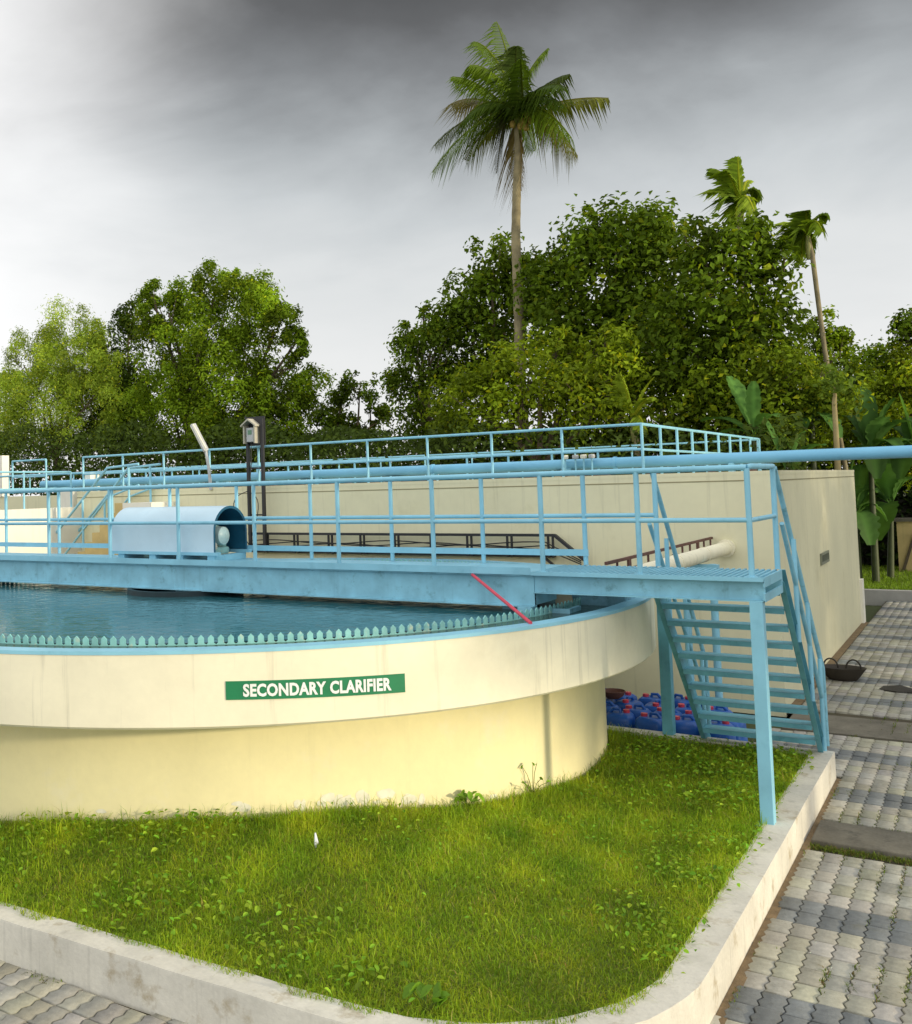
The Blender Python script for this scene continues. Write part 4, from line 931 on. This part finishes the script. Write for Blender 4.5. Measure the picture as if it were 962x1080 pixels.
# palms
def frond(root, base, tip, sag, nleaf, ll, col, wid=.045, hang=.8, name='frond', wind=None):
    base = np.array(base, float); tip = np.array(tip, float); mid = (base+tip)/2+np.array([0, 0, sag])
    ts = np.linspace(0, 1, nleaf); cv = lambda t_: base*(1-t_)**2+2*mid*t_*(1-t_)+tip*t_**2
    b = MB(); b.tube([cv(t_) for t_ in np.linspace(0, 1, 9)], [.05*(1-t_)+.012 for t_ in np.linspace(0, 1, 9)], 5)
    tones = []
    vs, fs = [], []
    for t_ in ts[2:]:
        p = cv(t_); d = cv(min(t_+.02, 1))-cv(t_-.02); d /= np.linalg.norm(d)
        sd = np.cross(d, [0, 0, 1.]); sd /= np.linalg.norm(sd)+1e-9
        l_ = ll*(sin(pi*min(1, .12+t_*.88))**.55)*rng.uniform(.6, 1.15)
        for s_ in (-1, 1):
            q1 = p+(sd*s_*.55+d*.45)*l_*.5+np.array([0, 0, -.15*hang*l_]); q2 = p+(sd*s_*.75+d*.75)*l_*.75+np.array([0, 0, -hang*l_*rng.uniform(.45, .85)])
            if wind is not None: q2 = q2+np.array(wind)*l_; q1 = q1+np.array(wind)*l_*.3
            wv = d*wid; o = len(vs); vs += [p-wv*.6, p+wv*.6, q1+wv, q1-wv, q2]; fs += [(o, o+1, o+2, o+3), (o+3, o+2, o+4)]
    nb_ = len(b.v); b.add(vs, fs)
    V = np.array(b.v); T = np.array(col)[None]*np.ones((len(V), 1)); T[nb_:] *= np.repeat(np.clip(rng.normal(1, .2, len(vs)//5), .5, 1.6), 5)[:, None]
    T[:nb_] *= np.array([1.6, 1.3, 1.]);
    me = bpy.data.meshes.new(name); loc = root.location
    me.from_pydata([tuple(v-np.array(loc)) for v in V], [], b.f)
    a = me.color_attributes.new('tone', 'FLOAT_COLOR', 'POINT'); a.data.foreach_set('color', np.concatenate([T, np.ones((len(V), 1))], 1).astype(np.float32).ravel())
    me.materials.append(LEAF); o = bpy.data.objects.new(name, me); COL.objects.link(o); o.parent = root; return o
rng = np.random.default_rng(77)
CY = 34.0
crown = at(546, 122, CY); foot = at(549, 380, CY)
cp = thing('coconut_palm', 'tall coconut palm rising above all the other trees', 'palm', (foot[0], CY, -.15))
tpts = [(foot[0]+.1, CY, -.15)]+[tuple(at(x, y, CY)) for x, y in ((549, 400), (548, 350), (546, 300), (544, 250), (545, 200), (547, 160), (546, 122))]
b = MB(); dense = []
for i in range(len(tpts)-1):
    for q in range(6): dense.append(np.array(tpts[i])*(1-q/6)+np.array(tpts[i+1])*(q/6))
dense.append(np.array(tpts[-1])); rr = [.20-.075*i/len(dense)+(.012 if i % 2 else 0) for i in range(len(dense))]
b.tube(dense, rr, 14); b.build('trunk', PALMT, cp, True)
tips = [((508, 38), 1.0, DG, .3), ((540, 40), .8, (.06, .09, .02), -.6), ((572, 52), .8, DG, .4), ((602, 72), 1.1, (.06, .085, .018), -.2), ((634, 108), .5, (.14, .15, .02), .2), ((620, 160), 1.2, (.13, .12, .03), .3), ((596, 150), 1.2, DG, -.8),
        ((475, 72), 1.0, DG, -.3), ((468, 112), .9, (.13, .11, .02), .5), ((450, 152), 1.1, (.07, .09, .02), .1), ((455, 186), 1.4, DG, -.3), ((490, 172), 1.3, (.09, .10, .02), .5), ((522, 183), 1.5, (.045, .05, .02), -.1),
        ((560, 168), 1.4, DG, .7), ((495, 60), .9, DG, -1.), ((525, 30), .7, DG, .8), ((585, 118), 1.1, KG, -1.), ((486, 130), 1.2, KG, -.9), ((557, 185), 1.2, (.12, .09, .03), .05), ((560, 60), .6, KG, -.9), ((610, 95), .9, KG, -.7)]
for (tx, ty), sag, col, dy in tips:
    tip = at(tx, ty, CY+dy*2.0); frond(cp, crown+rng.normal(0, .15, 3), tip+rng.normal(0, .25, 3), sag*rng.uniform(.7, 1.15), 52, 1.35*rng.uniform(.8, 1.15), col, .030, 1.15, wind=(-.22*rh[0], -.22*rh[1], -.05))
for i, (x, y) in enumerate(((552, 128), (556, 121), (549, 133), (560, 127), (541, 131), (555, 134))):
    p = at(x, y, CY-.25); MB().lathe([(.001, p[2]-.16), (.09, p[2]-.11), (.12, p[2]), (.09, p[2]+.1), (.001, p[2]+.15)], (p[0], p[1]), 12).build('coconut', COCO, cp, True)
def areca(label, pts, Yp, crownpx, tiplist, r0, ll=.7, cols=(MG,)):
    cw_ = at(*crownpx, Yp); f0 = at(*pts[0], Yp)
    t = thing('areca_palm', label, 'palm', (f0[0], Yp, -.15), 'slim palms among the trees')
    pl_ = [(f0[0], Yp, -.15)]+[tuple(at(x, y, Yp)) for x, y in pts]+[tuple(cw_)]
    MB().tube(pl_, [r0*1.2]+[r0]*(len(pl_)-2)+[r0*.7], 9).build('trunk', PALMT, t, True)
    MB().tube([cw_-np.array([0, 0, .7]), cw_-np.array([0, 0, .35]), cw_], [r0*.9, r0*1.35, r0*.8], 9).build('crownshaft', mat('crownshaft_green', (.22, .22, .06), .5, .2), t, True)
    for i, (x, y, sag, dy) in enumerate(tiplist): frond(t, cw_, at(x, y, Yp+dy), sag, 22, ll, cols[i % len(cols)], .06, .55, wind=(-.35, .1, .0))
    return t
areca('slim palm with a wind blown crown rising from the dense tree', [(782, 420), (781, 300), (779, 245)], 32.5, (781, 215), [(778, 165, .2, .2), (752, 178, .5, -.2), (746, 205, .6, .2), (765, 180, .4, -.6), (803, 208, .7, .3), (797, 228, .8, -.4), (775, 243, .8, .4), (757, 222, .7, -.6), (790, 190, .4, .8)], .07, .75, (MG, DG, LG))
areca('slim palm with a long bare pale trunk standing alone at the right', [(893, 500), (880, 430), (870, 370), (862, 310), (857, 270)], 31.5, (852, 248), [(873, 228, .5, .2), (868, 245, .7, -.3), (825, 240, .5, .1), (833, 268, .8, -.4), (845, 280, .8, .4), (826, 255, .6, .6), (850, 222, .3, -.5), (858, 268, .6, .3)], .065, .7, (DG, MG, LG))
areca('young palm showing only its crown between two dense trees', [(693, 330)], 34.6, (692, 256), [(672, 224, .4, .2), (684, 222, .3, -.3), (700, 236, .4, .2), (712, 252, .5, -.3), (668, 245, .5, .4), (676, 268, .5, -.5), (706, 270, .5, .5)], .07, .7, (LG, MG))
areca('short palm with pale fronds low in front of the olive tree', [(672, 470)], 28.5, (668, 440), [(690, 398, .3, .2), (640, 405, .4, .1), (692, 420, .4, -.2), (655, 395, .3, -.3), (648, 425, .5, .2), (682, 455, .4, -.3)], .08, .55, (LG,))

# banana plants and papaya
def banana(label, foot_px, Yp, h_px, leaves, seed):
    global rng
    rng = np.random.default_rng(seed); f0 = at(*foot_px, Yp); top = at(*h_px, Yp)
    t = thing('banana_plant', label, 'banana plant', (f0[0], Yp, -.1), 'banana plants beyond the building')
    MB().tube([(f0[0], Yp, -.1), (f0[0]*.5+top[0]*.5, Yp, top[2]*.5), tuple(top)], [.11, .09, .06], 10).build('pseudostem', mat('banana_stem', (.06, .075, .025), .5, .25, 4), t, True)
    for (x, y, sag, dy, wd) in leaves:
        base = top; tip = at(x, y, Yp+dy); mid = (base+tip)/2+np.array([0, 0, sag]); n = 22; V, F, T = [], [], []
        c0 = np.array([.06, .13, .028])*rng.uniform(.7, 1.7); sdir_ = None
        for i in range(n+1):
            t_ = i/n; p = base*(1-t_)**2+2*mid*t_*(1-t_)+tip*t_**2; d = 2*(1-t_)*(mid-base)+2*t_*(tip-mid); d /= np.linalg.norm(d)
            sd = np.cross(d, [0, 0, 1.]); sd = sd/(np.linalg.norm(sd)+1e-6) if np.linalg.norm(sd) > .05 else np.array(rh)
            sd = sd*.75+rh*.45*np.sign(sd@rh+1e-6); sd /= np.linalg.norm(sd); up = np.cross(sd, d)
            wt = wd*(0.06 if t_ < .16 else max(.03, sin(pi*min(1, (t_-.14)/.9))**.6))*(1 if i % 3 else rng.uniform(.72, 1))
            for k_, (s_, u_) in enumerate(((-1, .28), (-.5, .2), (0, 0), (.5, .2), (1, .28))):
                V.append(p+sd*s_*wt+up*u_*wt*(1)); T.append(c0*(1.5 if k_ == 2 else rng.uniform(.85, 1.15)))
        for i in range(n):
            for k_ in range(4): F.append((i*5+k_, i*5+k_+1, (i+1)*5+k_+1, (i+1)*5+k_))
        npmesh('leaf', np.array(V), [np.array(F)], LEAF, np.array(T), t, smooth=True)
banana('tall banana plant with an upright pale leaf behind the railing end', (798, 520), 28.3, (796, 462), [(768, 397, .3, .2, .32), (795, 402, .2, -.3, .2), (740, 445, .5, .3, .25), (820, 440, .5, -.4, .25), (750, 470, .6, -.3, .22), (835, 475, .6, .4, .25)], 41)
banana('banana plant with one stiff bright leaf sticking up by the pipe', (838, 540), 27.6, (832, 505), [(805, 440, .1, -.1, .22), (850, 455, .4, .2, .22), (870, 470, .5, -.2, .25)], 42)
banana('banana plant with drooping dark leaves left of the bare palm trunk', (858, 520), 30, (856, 445), [(818, 445, .6, .1, .30), (838, 475, .8, -.4, .28), (880, 428, .5, .2, .28), (885, 462, .8, -.3, .3), (858, 405, .2, .3, .25), (835, 425, .5, .5, .25)], 43)
banana('banana plant with tattered leaves right of the bare palm trunk', (922, 580), 34, (918, 480), [(908, 408, .3, .2, .36), (945, 420, .4, .3, .34), (962, 445, .6, -.2, .34), (890, 440, .7, .2, .3), (975, 480, .9, .2, .32), (898, 500, 1., -.3, .3), (950, 475, .7, -.6, .3), (925, 505, 1., -.5, .36), (905, 455, .4, .5, .34), (935, 440, .3, -.4, .36)], 44)
banana('banana plant with broad hanging leaves beside the yellow pillar', (938, 600), 35.5, (940, 535), [(898, 500, .6, -.5, .42), (905, 545, .9, .2, .42), (925, 570, 1., -.4, .5), (965, 505, .5, .2, .42), (948, 470, .2, .4, .36), (912, 525, .8, .6, .4), (930, 490, .5, -.5, .4)], 45)
banana('banana plant cut by the right picture edge with one stiff leaf', (968, 600), 34.5, (966, 480), [(948, 415, .15, -.2, .28), (985, 420, .3, .2, .34), (935, 455, .7, .3, .32), (990, 480, .8, -.2, .34), (950, 505, 1., -.4, .36), (960, 440, .3, .3, .34), (940, 480, .8, -.6, .34)], 46)
banana('low banana plant with hanging leaves just beyond the building corner', (905, 600), 34, (903, 545), [(890, 515, .5, -.5, .40), (925, 520, .6, .2, .40), (890, 560, .8, .3, .4), (918, 575, .9, -.4, .42), (908, 490, .3, .3, .38), (935, 550, .8, .5, .4)], 47)
rng = np.random.default_rng(5)
pf = at(883, 500, 28.2)
py = thing('papaya_tree', 'thin pale papaya stem with a small leafy top in front of the bananas', 'papaya tree', (pf[0], 28.2, -.1))
MB().tube([(pf[0], 28.2, -.1)]+[tuple(at(x, y, 28.2)) for x, y in ((884, 500), (882, 460), (880, 425), (881, 408))], [.10, .075, .065, .055, .04], 9).build('trunk', mat('papaya_bark', (.30, .24, .11), .8, .2), py, True)
cc = np.array([at(881+rng.normal(0, 9), 402+rng.normal(0, 9), 28.2+rng.normal(0, .3)) for _ in range(160)])
V, F, T = leafset(cc, rng.uniform(.12, .24, 160), rng.normal(0, .6, (160, 3))+np.array([.2, -.3, .7]), .6, np.array([.11, .17, .02])[None]*rng.uniform(.6, 1.4, (160, 1)))
npmesh('crown', V, [F], LEAF, T, py)
